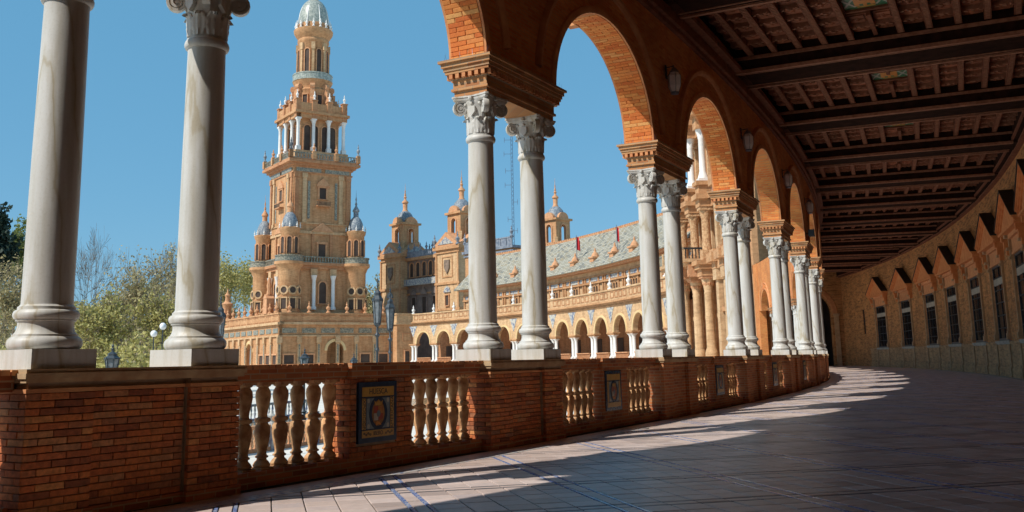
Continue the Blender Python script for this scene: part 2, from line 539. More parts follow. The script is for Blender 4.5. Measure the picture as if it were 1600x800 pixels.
# ---------------------------------------------------------------- floor
def build_floor():
    slab = MB().box(-0.45, 10.0, S_BACK, S_END + 8, -0.4, -0.012, 60).bend()
    loc, a = fr(0)
    fl = obj('gallery_floor', slab.mesh('gallery_floor', 'grout'), None, loc, a)
    tag(fl, 'terracotta gallery floor laid diagonally with thin blue glazed strips', None, None, 'structure')
    inv = fl.matrix_basis.inverted()
    A = -TH - 4.0 / R0
    e = Vector((math.cos(A), math.sin(A)))
    t = Vector((-math.sin(A), math.cos(A)))
    U, V = (t + e) / math.sqrt(2), (t - e) / math.sqrt(2)
    pu = Vector(fr(-4.28, 1.27)[0][:2]).dot(U)
    pv = Vector(fr(-3.9, 4.4)[0][:2]).dot(V)
    g = 0.011
    seg = [(-0.095, -0.055, 's'), (-0.055, 0.055, 't'), (0.055, 0.095, 's')]
    w5 = (1.5 - 0.19) / 5
    seg += [(0.095 + i * w5, 0.095 + (i + 1) * w5, 't') for i in range(5)]
    cells = []
    camz = EYE
    for mi in range(-30, 40):
        for mj in range(-10, 50):
            cu, cv = pu + mi * 1.5 + 0.7, pv + mj * 1.5 + 0.7
            c = U * cu + V * cv
            s, n = to_sn(c.x, c.y)
            if n < -1 or n > N_WALL + 1 or c.y < 4 or s > 56 or s < -9:
                continue
            for (a0, a1, ka) in seg:
                for (b0, b1, kb) in seg:
                    uc, vc = pu + mi * 1.5 + (a0 + a1) / 2, pv + mj * 1.5 + (b0 + b1) / 2
                    p = U * uc + V * vc
                    s, n = to_sn(p.x, p.y)
                    if 0.66 < n < N_WALL - 0.16 and -8.5 < s < 54:
                        # only what the camera's cone can reach counts as near
                        inview = p.y > 6.2 and abs(p.x / p.y) < 0.56
                        cells.append((p.length if inview else p.length + 1000, p.x, p.y, a1 - a0 - g, b1 - b0 - g, 's' if ka == 's' else ('d' if kb == 's' else 't')))
    cells.sort()
    ang = math.atan2(U.y, U.x)
    cache = {}
    fr_rng = random.Random(3)
    near, rest_t, rest_s, rest_d = 0, MB(), MB(), MB()
    ca, sa = math.cos(ang), math.sin(ang)
    for d, x, y, wu, wv, k in cells:
        dz = fr_rng.uniform(-0.0012, 0.0012)
        tx, ty = fr_rng.uniform(-0.0016, 0.0016), fr_rng.uniform(-0.0016, 0.0016)
        if near < 300 and k == 't' and wu > 0.2 and wv > 0.2:
            key = (round(wu, 3), round(wv, 3))
            if key not in cache:
                b = 0.004
                hu, hv = wu / 2, wv / 2
                v = [(-hu, -hv, -0.014), (hu, -hv, -0.014), (hu, hv, -0.014), (-hu, hv, -0.014),
                     (-hu, -hv, -0.003), (hu, -hv, -0.003), (hu, hv, -0.003), (-hu, hv, -0.003),
                     (-hu + b, -hv + b, 0), (hu - b, -hv + b, 0), (hu - b, hv - b, 0), (-hu + b, hv - b, 0)]
                f = [(8, 9, 10, 11)] + [(i + o, (i + 1) % 4 + o, (i + 1) % 4 + o + 4, i + o + 4) for o in (0, 4) for i in range(4)]
                cache[key] = MB().add(v, f).mesh('paving_tile', 'floor_tile')
            o = bpy.data.objects.new('paving_tile', cache[key])
            COL.objects.link(o)
            o.parent = fl
            o.matrix_local = inv @ (Matrix.Translation((x, y, dz)) @ Matrix.Rotation(ang, 4, 'Z') @ Matrix.Rotation(tx, 4, 'X') @ Matrix.Rotation(ty, 4, 'Y'))
            near += 1
        else:
            hu, hv = wu / 2, wv / 2
            tgt = rest_s if k == 's' else (rest_d if k == 'd' else rest_t)
            vv = []
            for (p, q) in ((-hu, -hv), (hu, -hv), (hu, hv), (-hu, hv)):
                vv.append((x + p * ca - q * sa, y + p * sa + q * ca, dz + p * tx * 1.2 + q * ty * 1.2 + (0.001 if k == 's' else 0)))
            vb = [(p[0], p[1], -0.0125) for p in vv]
            tgt.add(vv + vb, [(0, 1, 2, 3)] + [(i, 4 + i, 4 + (i + 1) % 4, (i + 1) % 4) for i in range(4)])
    for nm, mb, mt in (('paving_tiles', rest_t, 'floor_tile_mass'), ('glazed_strips', rest_s, 'strip_glaze'), ('dark_strips', rest_d, 'strip_dark')):
        o = obj(nm, mb.mesh(nm, mt), fl)
        o.matrix_local = inv
        o['kind'] = 'stuff'
    # far end, where single tiles are below a pixel
    o = part(fl, 'far_paving', MB().box(0.3, N_WALL, 53.9, S_END + 8, -0.011, 0.0, 20).bend(), 'floor_far')
    # border along the parapet and the back wall
    bt = {}
    for nm, n0, n1, mt in (('border_tile', 0.5, 0.72, 'border_glaze'),):
        me = MB().box(n0 + 0.003, n1 - 0.003, -0.147, 0.147, -0.012, 0.004).bend().mesh(nm, mt)
        s = -8.4
        while s < 30:
            bx, ba = bent(0, s)
            obj(nm, me, fl, (bx[0], bx[1], 0), ba)
            s += 0.3
    me = MB().box(0.30, 0.497, -0.247, 0.247, -0.012, 0.003).bend().mesh('edge_tile', 'floor_tile')
    s = -8.2
    while s < 30:
        bx, ba = bent(0, s)
        obj('edge_tile', me, fl, (bx[0], bx[1], 0), ba)
        s += 0.5
    part(fl, 'border_strip', MB().box(0.3, 0.72, 30.1, 54, -0.012, 0.004, 20).bend(), 'border_glaze')
    part(fl, 'wall_border', MB().box(N_WALL - 0.42, N_WALL, 13, 54, -0.012, 0.004, 50).bend(), 'dado_stone')
    part(fl, 'near_paving', MB().box(N_WALL - 0.42, 9.4, S_BACK, 13, -0.012, 0.002, 30).bend(), 'floor_far')
    return fl

def island_tiles():
    m, nt, b = _nodes('floor_tile_mass')
    geo = N(nt, 'ShaderNodeNewGeometry')
    col = ramp(nt, geo.outputs['Random Per Island'], [(0.0, (0.42, 0.325, 0.285)), (0.3, (0.67, 0.535, 0.475)), (0.55, (0.54, 0.425, 0.375)), (0.8, (0.72, 0.585, 0.53)), (1.0, (0.50, 0.41, 0.39))])
    d = ramp(nt, noise(nt, geo.outputs['Position'], 9, 5, 0.65), [(0.3, (0.84,) * 3), (0.7, (1.05,) * 3)])
    col = mixc(nt, 1.0, col, d, 'MULTIPLY')
    nt.links.new(col, b.inputs['Base Color'])
    b.inputs['Roughness'].default_value = 0.4
    bump(nt, b, noise(nt, geo.outputs['Position'], 27), 0.35, 0.003)
    MATS['floor_tile_mass'] = m
    m2 = plain('floor_far', (0.59, 0.45, 0.37), (0.67, 0.52, 0.44), 2.0, 0.42)
island_tiles()
plain('strip_dark', (0.05, 0.055, 0.075), (0.12, 0.12, 0.14), 14, 0.4)
build_floor()

# ---------------------------------------------------------------- loose bricks
def brick_mesh(name, depth, length, height, mat):
    """front face towards +x, edges worn"""
    h, l, c = height / 2, length / 2, 0.004
    v = [(-depth, -l, -h), (-depth, l, -h), (-depth, l, h), (-depth, -l, h),
         (-c, -l, -h), (-c, l, -h), (-c, l, h), (-c, -l, h),
         (0, -l + c, -h + c), (0, l - c, -h + c), (0, l - c, h - c), (0, -l + c, h - c)]
    f = [(8, 9, 10, 11)] + [(i + o, (i + 1) % 4 + o, (i + 1) % 4 + o + 4, i + o + 4) for o in (0, 4) for i in range(4)]
    return MB().add(v, f).mesh(name, mat)
BRICK_M = {}
def lay(parent, mat, n_face, s0, s1, z0, z1, L=0.235, Hc=0.0545, axis='s', fixed=0.0, skip=None, depth=0.04, seed=0, sgn=1):
    """courses of single bricks on the face n = n_face from s0 to s1 (axis 's'), or on the end face s = fixed (axis 'n', looking towards -s)"""
    r = random.Random(seed)
    rows = int(round((z1 - z0) / Hc))
    hh = (z1 - z0) / rows
    j = 0.007
    for q in range(rows):
        x = s0 - (L / 2 if q % 2 else 0.0)
        zc = z0 + (q + 0.5) * hh
        while x < s1 - 0.01:
            a, b = max(x, s0), min(x + L, s1)
            x += L
            if b - a < 0.03:
                continue
            if skip and not (b < skip[0] or a > skip[1] or zc < skip[2] or zc > skip[3]):
                # cut against the plaque
                if a < skip[0] - 0.03:
                    b = skip[0]
                elif b > skip[1] + 0.03:
                    a = skip[1]
                else:
                    continue
            ln = b - a - j
            key = (mat, round(ln, 2), round(hh, 3))
            if key not in BRICK_M:
                BRICK_M[key] = brick_mesh('brick', depth, round(ln, 2), hh - j, mat)
            jut = r.uniform(-0.003, 0.004)
            c = (a + b) / 2
            if axis == 's':
                (bx, by), ba = bent(n_face + jut, c)
                o = obj('brick', BRICK_M[key], parent, (bx, by, zc), ba)
            else:
                o = obj('brick', BRICK_M[key], parent, (c, fixed - jut, zc), -PI / 2)
            o.rotation_euler.x += r.uniform(-0.006, 0.006)
            o.rotation_euler.z += r.uniform(-0.01, 0.01)

# ---------------------------------------------------------------- pedestals under the column pairs
def pedestal_meshes():
    def core(ins):
        a = MB().box(-0.28 + ins, 0.28 - ins, -1.03 + ins, -0.46 - ins, 0, 1.03)
        a.box(-0.28 + ins, 0.28 - ins, 0.46 + ins, 1.03 - ins, 0, 1.03)
        a.box(-0.22 + ins, 0.21 - ins, -0.46 - ins - 0.001, 0.46 + ins + 0.001, 0, 1.028)
        return a
    cap = MB()
    cap.box(-0.30, 0.30, -1.05, 1.05, 1.03, 1.06, 4)
    cap.box(-0.318, 0.318, -1.066, 1.066, 1.06, 1.10, 4)
    cap.box(-0.305, 0.305, -1.054, 1.054, 1.10, 1.13, 4)
    foot = MB()
    foot.box(-0.30, 0.297, -1.05, -0.44, 0, 0.085)
    foot.box(-0.30, 0.297, 0.44, 1.05, 0, 0.085)
    foot.box(-0.24, 0.228, -0.44, 0.44, 0, 0.083)
    band = MB()
    for s0, s1 in ((-1.04, -0.45), (0.45, 1.04)):
        band.box(-0.29, 0.29, s0, s1, 0.955, 0.985)
    band.box(-0.228, 0.225, -0.45, 0.45, 0.955, 0.983)
    return (core(0.02).bend().mesh('pedestal_core', 'mortar'), core(0.0).bend().mesh('pedestal_die', 'brick_wall'),
            cap.bend().mesh('cap', 'cap_stone'), foot.bend().mesh('foot_course', 'brick_wall'), band.bend().mesh('moulding', 'terracotta'))
PM = pedestal_meshes()
PED_LABEL = {-2: 'brick pedestal under the column pair beyond the left edge',
             -1: 'large brick pedestal under the leftmost pair of columns',
             0: 'brick pedestal under the column pair just past the HUESCA plaque',
             1: 'brick pedestal under the third pair of columns from the left',
             2: 'brick pedestal under the fourth pair of columns from the left',
             3: 'brick pedestal under the fifth pair of columns from the left',
             4: 'brick pedestal under the sixth pair of columns from the left'}
for k in PAIRS:
    loc, a = fr(k * BAY)
    p = thing('brick_pedestal', PED_LABEL.get(k, 'brick pedestal behind the viewpoint' if k < -2 else 'small brick pedestal far along the curve among the bunched columns'), 'pedestal', loc, a, 'pedestals of the arcade')
    near = k in (-1, 0)
    obj('die', PM[0] if near else PM[1], p)
    obj('cap', PM[2], p)
    obj('foot_course', PM[3], p)
    obj('moulding', PM[4], p)
    if near:
        lay(p, 'brick', 0.28, -1.03, -0.46, 0.085, 0.955, seed=k * 9 + 100)
        lay(p, 'brick', 0.21, -0.455, 0.455, 0.085, 0.955, seed=k * 9 + 101)
        lay(p, 'brick', 0.28, 0.46, 1.03, 0.085, 0.955, seed=k * 9 + 102)
        lay(p, 'brick', 0, -0.28, 0.28, 0.085, 0.955, axis='n', fixed=-1.03, seed=k * 9 + 103)
        lay(p, 'brick', 0.285, -1.03, 1.03, 0.985, 1.03, Hc=0.045, seed=k * 9 + 104) if False else None

# ---------------------------------------------------------------- balustrades between the pedestals
def baluster_mesh():
    prof = [(0.052, 0.165), (0.083, 0.175), (0.086, 0.19), (0.07, 0.215), (0.05, 0.235), (0.047, 0.25), (0.063, 0.256), (0.066, 0.268), (0.05, 0.278), (0.044, 0.30),
            (0.052, 0.345), (0.069, 0.42), (0.078, 0.49), (0.073, 0.545), (0.056, 0.57), (0.05, 0.58), (0.073, 0.588), (0.079, 0.605), (0.073, 0.622), (0.048, 0.632),
            (0.045, 0.655), (0.052, 0.70), (0.067, 0.765), (0.077, 0.825), (0.073, 0.875), (0.055, 0.905), (0.05, 0.915), (0.07, 0.925), (0.076, 0.938)]
    m = MB().lathe(prof, 20)
    m.box(-0.085, 0.085, -0.085, 0.085, 0.148, 0.168)
    m.box(-0.08, 0.08, -0.08, 0.08, 0.938, 0.965)
    return m.mesh('baluster', 'baluster_clay', 40)
BALM = baluster_mesh()
HB = BAY / 2 - 1.03
P0, P1 = -0.49, 0.59
RAIL_M = (MB().box(-0.12, 0.12, -HB, HB, 0.965, 1.035, 8).box(-0.15, 0.15, -HB, HB, 1.035, 1.085, 8)).bend().mesh('rail', 'brick_wall')
COPE_M = MB().box(-0.185, 0.185, -HB, HB, 1.085, 1.128, 8).bend().mesh('coping', 'cap_stone')
COPE_CORE = MB().box(-0.15, 0.15, -HB, HB, 1.085, 1.118, 8).bend().mesh('coping_bed', 'mortar')
KERB_M = MB().box(-0.15, 0.15, -HB, HB, 0.0, 0.148, 8).bend().mesh('kerb', 'brick_wall')
PAN_CORE = MB().box(-0.16, 0.155, P0 + 0.015, P1 - 0.015, 0.148, 0.965).bend().mesh('panel_core', 'mortar')
PAN_DIE = MB().box(-0.165, 0.17, P0, P1, 0.148, 0.965).bend().mesh('panel', 'brick_wall')
PAN_CAP = MB().box(-0.20, 0.21, P0 - 0.03, P1 + 0.03, 1.05, 1.131).box(-0.185, 0.19, P0 - 0.01, P1 + 0.01, 0.967, 1.05).bend().mesh('panel_cap', 'brick_wall')
HEADER = MB().box(-0.19, 0.19, -0.033, 0.033, 1.088, 1.129).mesh('coping_brick', 'terracotta')

def text(parent, s, size, loc, rot, mat):
    cu = bpy.data.curves.new('lettering', 'FONT')
    cu.body = s
    cu.size = size
    cu.align_x, cu.align_y = 'CENTER', 'CENTER'
    cu.extrude = 0.0008
    cu.materials.append(MATS[mat])
    tmp = bpy.data.objects.new('lettering', cu)
    COL.objects.link(tmp)
    bpy.context.view_layer.update()
    me = bpy.data.meshes.new_from_object(tmp.evaluated_get(bpy.context.evaluated_depsgraph_get()))
    bpy.data.objects.remove(tmp)
    o = bpy.data.objects.new('lettering', me)
    COL.objects.link(o)
    o.parent = parent
    o.location = loc
    o.rotation_euler = rot
    return o

def ellipse_plate(x, cy, cz, ry, rz_, th, seg=24, inner=None):
    m = MB()
    if inner is None:
        poly = [(cy + ry * math.cos(2 * PI * i / seg), cz + rz_ * math.sin(2 * PI * i / seg)) for i in range(seg)]
        return m.prism(poly, x, x + th)
    iy, iz = inner
    v, f = [], []
    for i in range(seg):
        a = 2 * PI * i / seg
        for (p, q) in ((ry, rz_), (iy, iz)):
            v += [(x, cy + p * math.cos(a), cz + q * math.sin(a)), (x + th, cy + p * math.cos(a), cz + q * math.sin(a))]
    for i in range(seg):
        a, b = 4 * i, 4 * ((i + 1) % seg)
        f += [(a + 1, b + 1, b + 3, a + 3), (a, b, b + 1, a + 1), (a + 2, b + 2, b + 3, a + 3)]
    return m.add(v, f)

def plaque(parent, words, x=0.176):
    """glazed tile picture: navy border, yellow bands, crest in an oval wreath"""
    cy, cz, w, h = -0.05, 0.605, 0.66, 0.64
    y0, y1, z0, z1 = cy - w / 2, cy + w / 2, cz - h / 2, cz + h / 2
    (bx, by), ba = bent(0, 0)
    p = part(parent, 'plaque', MB().box(x - 0.02, x + 0.012, y0, y1, z0, z1), 'navy_glaze')
    if words:
        p['label'] = 'glazed tile plaque lettered HUESCA with a crest'
    b = 0.055
    xf = x + 0.012
    def sub(nm, mb, mat):
        return part(p, nm, mb, mat)
    iy0, iy1, iz0, iz1 = y0 + b, y1 - b, z0 + b, z1 - b
    hb, vb = 0.10, 0.06
    sub('band', MB().box(xf, xf + 0.003, iy0, iy1, iz1 - hb, iz1), 'yellow_glaze')
    sub('band', MB().box(xf, xf + 0.003, iy0, iy1, iz0, iz0 + 0.075), 'yellow_glaze')
    sub('band', MB().box(xf, xf + 0.003, iy0, iy0 + vb, iz0 + 0.085, iz1 - hb - 0.015), 'yellow_glaze')
    sub('band', MB().box(xf, xf + 0.003, iy1 - vb, iy1, iz0 + 0.085, iz1 - hb - 0.015), 'yellow_glaze')
    fy0, fy1, fz0, fz1 = iy0 + vb + 0.015, iy1 - vb - 0.015, iz0 + 0.09, iz1 - hb - 0.02
    sub('field', MB().box(xf, xf + 0.002, fy0, fy1, fz0, fz1), 'sky_glaze')
    mc, mz = (fy0 + fy1) / 2, (fz0 + fz1) / 2
    sub('wreath', ellipse_plate(xf + 0.002, mc, mz, 0.155, 0.175, 0.003, 28, (0.112, 0.135)), 'navy_glaze')
    sub('wreath_ground', ellipse_plate(xf + 0.002, mc, mz, 0.111, 0.134, 0.001, 28), 'orange_dim')
    q = 0.078
    sub('shield_quarter', MB().box(xf + 0.003, xf + 0.006, mc - q, mc - 0.002, mz + 0.002, mz + 0.075), 'red_glaze')
    sub('shield_quarter', MB().box(xf + 0.003, xf + 0.006, mc + 0.002, mc + q, mz + 0.002, mz + 0.075), 'yellow_glaze')
    sub('shield_quarter', MB().box(xf + 0.003, xf + 0.006, mc - q, mc - 0.002, mz - 0.075, mz - 0.002), 'white_glaze')
    sub('shield_quarter', MB().prism([(mc + 0.002, mz - 0.002), (mc + q, mz - 0.002), (mc + q, mz - 0.06), (mc + 0.002, mz - 0.085)], xf + 0.003, xf + 0.006), 'red_glaze')
    for i in range(3):
        sub('shield_bar', MB().box(xf + 0.006, xf + 0.008, mc + 0.012 + i * 0.024, mc + 0.022 + i * 0.024, mz + 0.006, mz + 0.07), 'red_glaze')
    sub('shield_heart', ellipse_plate(xf + 0.006, mc, mz - 0.005, 0.03, 0.036, 0.003, 16), 'sky_glaze')
    crown = [(mc - 0.06, mz + 0.085), (mc + 0.06, mz + 0.085), (mc + 0.075, mz + 0.135), (mc + 0.035, mz + 0.11), (mc, mz + 0.145), (mc - 0.035, mz + 0.11), (mc - 0.075, mz + 0.135)]
    sub('crown', MB().prism(crown, xf + 0.003, xf + 0.007), 'yellow_glaze')
    sub('ribbon', MB().prism([(mc - 0.05, mz - 0.1), (mc - 0.02, mz - 0.085), (mc + 0.03, mz - 0.1), (mc + 0.05, mz - 0.13), (mc, mz - 0.118), (mc - 0.04, mz - 0.135)], xf + 0.003, xf + 0.006), 'orange_glaze')
    for sy in (-1, 1):
        for sz in (-1, 1):
            c0 = (mc + sy * (fy1 - fy0) * 0.42, mz + sz * (fz1 - fz0) * 0.42)
            sub('corner_leaf', ellipse_plate(xf + 0.002, c0[0], c0[1], 0.022, 0.026, 0.002, 10), 'white_glaze')
    if words:
        rr = (PI / 2, 0, PI / 2)
        xt = xf + 0.004
        text(p, 'HUESCA', 0.085, (xt, cy, iz1 - hb / 2), rr, 'navy_glaze')
        text(p, 'IBERO', 0.062, (xt, cy, iz0 + 0.0375), rr, 'navy_glaze')
        t1 = text(p, 'EXPOSICION', 0.062, (xt, iy0 + vb / 2, (iz0 + 0.085 + iz1 - hb - 0.015) / 2), rr, 'navy_glaze')
        t2 = text(p, 'AMERICANA', 0.062, (xt, iy1 - vb / 2, (iz0 + 0.085 + iz1 - hb - 0.015) / 2), rr, 'navy_glaze')
        base = Matrix.Rotation(PI / 2, 3, 'Z') @ Matrix.Rotation(PI / 2, 3, 'X')
        t1.rotation_euler = (base @ Matrix.Rotation(-PI / 2, 3, 'Z')).to_euler()
        t2.rotation_euler = (base @ Matrix.Rotation(PI / 2, 3, 'Z')).to_euler()
        for sy in (-1, 1):
            for i in range(4):
                yy = cy + sy * (0.135 + i * 0.034)
                sub('scroll', ellipse_plate(xf + 0.003, yy, iz0 + 0.037 + (0.008 if i % 2 else -0.006), 0.016, 0.012, 0.002, 10, (0.008, 0.005)), 'navy_glaze')
    return p
plain('orange_dim', (0.30, 0.13, 0.03), (0.4, 0.2, 0.05), 12, 0.3)

BAL_LABEL = {-2: 'balustrade bay cut off by the left edge of the view', -1: 'nearest brick balustrade bay holding the HUESCA tile plaque',
             0: 'brick balustrade bay between the second and third column pairs',
             1: 'brick balustrade bay between the third and fourth column pairs',
             2: 'brick balustrade bay between the fourth and fifth column pairs',
             3: 'brick balustrade bay between the fifth and sixth column pairs'}
for k in PAIRS[:-1]:
    loc, a = fr(k * BAY + BAY / 2)
    b = thing('balustrade', BAL_LABEL.get(k, 'balustrade bay behind the viewpoint' if k < -2 else 'small balustrade bay far along the curve beyond the sixth column pair'), 'balustrade', loc, a, 'balustrade bays of the arcade')
    near = k in (-1, 0)
    obj('rail', RAIL_M, b)
    obj('kerb', KERB_M, b)
    obj('panel', PAN_CORE if k == -1 else PAN_DIE, b)
    obj('panel_cap', PAN_CAP, b)
    if near or k == -2:
        obj('coping_bed', COPE_CORE, b)
        nh = int(2 * HB / 0.075)
        for i in range(nh):
            s = -HB + (i + 0.5) * 2 * HB / nh
            if P0 - 0.06 < s < P1 + 0.06:
                continue
            (bx, by), ba = bent(0, s)
            o = obj('coping_brick', HEADER, b, (bx + rng.uniform(-0.006, 0.006), by, rng.uniform(-0.003, 0.003)), ba + rng.uniform(-0.02, 0.02))
    else:
        obj('coping', COPE_M, b)
    for g0 in (-1.82, 0.74):
        for i in range(6):
            (bx, by), ba = bent(0, g0 + 0.236 * i)
            o = obj('baluster', BALM, b, (bx, by, 0), ba + rng.choice((0, PI / 2, PI)))
            o.scale = (rng.uniform(0.97, 1.03),) * 2 + (1,)
    if k == -1:
        lay(b, 'brick', 0.17, P0, P1, 0.148, 0.965, skip=(-0.39, 0.29, 0.275, 0.935), seed=55)
        lay(b, 'brick', 0, -0.16, 0.165, 0.148, 0.965, axis='n', fixed=P0, seed=56)
    if -2 < k <= 3:
        plaque(b, k == -1)

# ---------------------------------------------------------------- marble columns
def column_meshes():
    plinth = MB().box(-0.271, 0.271, -0.271, 0.271, 0.0, 0.147)
    base = MB().lathe([(0.20, 0.147), (0.246, 0.147), (0.262, 0.158), (0.271, 0.178), (0.272, 0.200), (0.266, 0.222), (0.25, 0.240), (0.238, 0.246), (0.238, 0.262), (0.226, 0.265),
                       (0.212, 0.285), (0.203, 0.315), (0.202, 0.345), (0.207, 0.362), (0.218, 0.366), (0.218, 0.378), (0.231, 0.384), (0.240, 0.402), (0.241, 0.420), (0.233, 0.440), (0.219, 0.450),
                       (0.211, 0.452), (0.211, 0.474), (0.200, 0.480), (0.192, 0.490)], 40)
    shaft = MB().lathe([(0.1905, 0.486), (0.1885, 0.51), (0.188, 0.9), (0.187, 1.3), (0.184, 1.8), (0.1795, 2.3), (0.175, 2.8), (0.1735, 2.93), (0.178, 2.965)], 40)
    ring = MB().lathe([(0.175, 2.955), (0.196, 2.965), (0.205, 2.985), (0.207, 3.005), (0.2, 3.03), (0.188, 3.04), (0.188, 3.055), (0.176, 3.06)], 40)
    bell = MB().lathe([(0.176, 3.055), (0.178, 3.1), (0.183, 3.25), (0.197, 3.38), (0.222, 3.47), (0.238, 3.505), (0.238, 3.515)], 32)
    # egg band between the volutes
    for i in range(12):
        a = 2 * PI * i / 12
        bell.lathe([(0.001, -0.02), (0.022, -0.012), (0.026, 0.005), (0.02, 0.02), (0.001, 0.025)], 8, (0.228 * math.cos(a), 0.228 * math.sin(a), 3.475))
    # abacus with hollow sides
    def aba(h, inset):
        pts = []
        for q in range(4):
            a = q * PI / 2
            for j in range(9):
                t = -1 + j / 4 * 1.0
                t = -1 + 2 * j / 8
                d = h - inset * (1 - t * t)
                x, y = d, t * (h - 0.03)
                pts.append((x * math.cos(a) - y * math.sin(a), x * math.sin(a) + y * math.cos(a)))
        return pts
    abacus = MB()
    n = 36
    rows = [(0.235, 0.02, 3.508), (0.27, 0.045, 3.525), (0.285, 0.05, 3.545), (0.285, 0.05, 3.565), (0.297, 0.05, 3.57), (0.297, 0.05, 3.592)]
    v, f = [], []
    for h, ins, z in rows:
        v += [(x, y, z) for x, y in aba(h, ins)]
    for r_ in range(len(rows) - 1):
        for i in range(n):
            f.append((r_ * n + i, r_ * n + (i + 1) % n, (r_ + 1) * n + (i + 1) % n, (r_ + 1) * n + i))
    f.append(tuple((len(rows) - 1) * n + i for i in range(n)))
    f.append(tuple(range(n - 1, -1, -1)))
    abacus.add(v, f)
    for q in range(4):
        a = q * PI / 2
        abacus.lathe([(0.001, -0.03), (0.03, -0.02), (0.036, 0.0), (0.03, 0.02), (0.001, 0.03)], 8, (0.25 * math.cos(a), 0.25 * math.sin(a), 3.552))
    # volute: spiral scroll at a corner, disc lying in the diagonal plane
    vol = MB()
    pts, turns, seg = [], 2.1, 34
    for i in range(seg + 1):
        t = i / seg
        a = PI / 2 - t * turns * 2 * PI
        r_ = 0.098 * (1 - 0.8 * t)
        pts.append(((r_ * math.cos(a), 0, r_ * math.sin(a)), (math.cos(a), 0, math.sin(a)), (0, 1, 0)))
    vol.sweep(pts, [(-0.013, -0.036 ), (0.013, -0.036), (0.016, 0), (0.013, 0.036), (-0.013, 0.036)])
    vol.tube((0, -0.02, 0), (0, 0.02, 0), 0.078, 0.078, 16)
    vol.tube((0, -0.04, 0), (0, 0.04, 0), 0.02, 0.02, 8)
    # stem that carries the scroll
    st = []
    for i in range(9):
        t = i / 8
        st.append(((-0.13 + 0.10 * t ** 1.6, 0, -0.22 + 0.28 * t), (0.9, 0, -0.3), (0, 1, 0)))
    vol.sweep(st, [(-0.012, -0.03), (0.018, -0.03), (0.024, 0), (0.018, 0.03), (-0.012, 0.03)])
    vol.mv(0.285, 0, 3.425)
    # acanthus leaf with lobes, tip curling outwards
    leaf = MB()
    rows, cols = 12, 9
    v, f = [], []
    for i in range(rows + 1):
        t = i / rows
        rr = 0.181 + 0.012 * t + 0.045 * max(0, t - 0.6) ** 1.5 * 4
        zz = 3.07 + 0.27 * min(t, 0.86) - 0.05 * max(0, t - 0.86) * 5
        wid = 0.072 * (0.75 + 0.5 * math.sin(PI * min(1, t * 1.1))) * (1 - 0.62 * max(0, t - 0.65) / 0.35)
        wid *= 1 + 0.13 * math.sin(t * 26)
        for j in range(cols):
            u = -1 + 2 * j / (cols - 1)
            ridge = 0.010 * (1 - abs(u)) + 0.005 * math.cos(u * 9)
            x, y = rr + ridge - 0.012 * u * u, u * wid
            v.append((x, y, zz))
    for i in range(rows):
        for j in range(cols - 1):
            a = i * cols + j
            f.append((a, a + 1, a + cols + 1, a + cols))
    n0 = len(v)
    v += [(x - 0.016, y, z - 0.004) for x, y, z in v]
    f += [tuple(n0 + q for q in reversed(g)) for g in f]
    for i in range(rows):
        for j in (0, cols - 1):
            a = i * cols + j
            f.append((a, a + cols, n0 + a + cols, n0 + a))
    leaf.add(v, f)
    # small shield on the faces, under the egg band
    shield = MB().prism([(-0.05, 3.44), (0.05, 3.44), (0.052, 3.36), (0.0, 3.3), (-0.052, 3.36)], 0.19, 0.235)
    mk = lambda nm, m, sm: m.mesh(nm, 'marble', sm)
    return dict(plinth=mk('plinth', plinth, None), base=mk('base', base, 35), shaft=mk('shaft', shaft, 35), neck_ring=mk('neck_ring', ring, 50), capital=mk('capital', bell, 40),
                abacus=mk('abacus', abacus, 35), volute=mk('volute', vol, 40), leaf=mk('leaf', leaf, 60), shield=mk('shield', shield, None))
CM = column_meshes()
WHERE = {-1: 'the leftmost pair, before the HUESCA plaque', 0: 'the pair just past the HUESCA plaque', 1: 'the third pair from the left',
         2: 'the fourth pair from the left', 3: 'the fifth pair from the left', 4: 'the sixth pair from the left', 5: 'the seventh pair from the left'}
for k in PAIRS:
    for sd in (-1, 1):
        s = k * BAY + sd * PAIR / 2
        loc, a = fr(s, 0, 1.13)
        side = 'nearer' if sd < 0 else 'farther'
        if k in WHERE:
            lb = f'{side} white marble column of {WHERE[k]}'
        elif k < -1:
            lb = 'white marble column out of sight behind the viewpoint' if k < -2 else f'{side} white marble column of the pair beyond the left edge'
        else:
            lb = 'white marble column hidden in the farthest bunch along the curve'
        c = thing('marble_column', lb, 'column', loc, a, 'paired marble columns of the arcade')
        for nm in ('plinth', 'base', 'shaft', 'neck_ring'):
            obj(nm, CM[nm], c)
        cap = obj('capital', CM['capital'], c)
        obj('abacus', CM['abacus'], cap)
        for q in range(4):
            obj('volute', CM['volute'], cap, rz=PI / 4 + q * PI / 2)
            if -2 < k <= 4:
                obj('shield', CM['shield'], cap, rz=q * PI / 2)
        if -2 < k <= 5:
            for q in range(8):
                obj('leaf', CM['leaf'], cap, rz=PI / 8 + q * PI / 4)

# ---------------------------------------------------------------- brick arcade on the columns
ARC_A, ARC_B, ARC_Z = 2.13, 1.81, 5.22
TH_W = 0.27

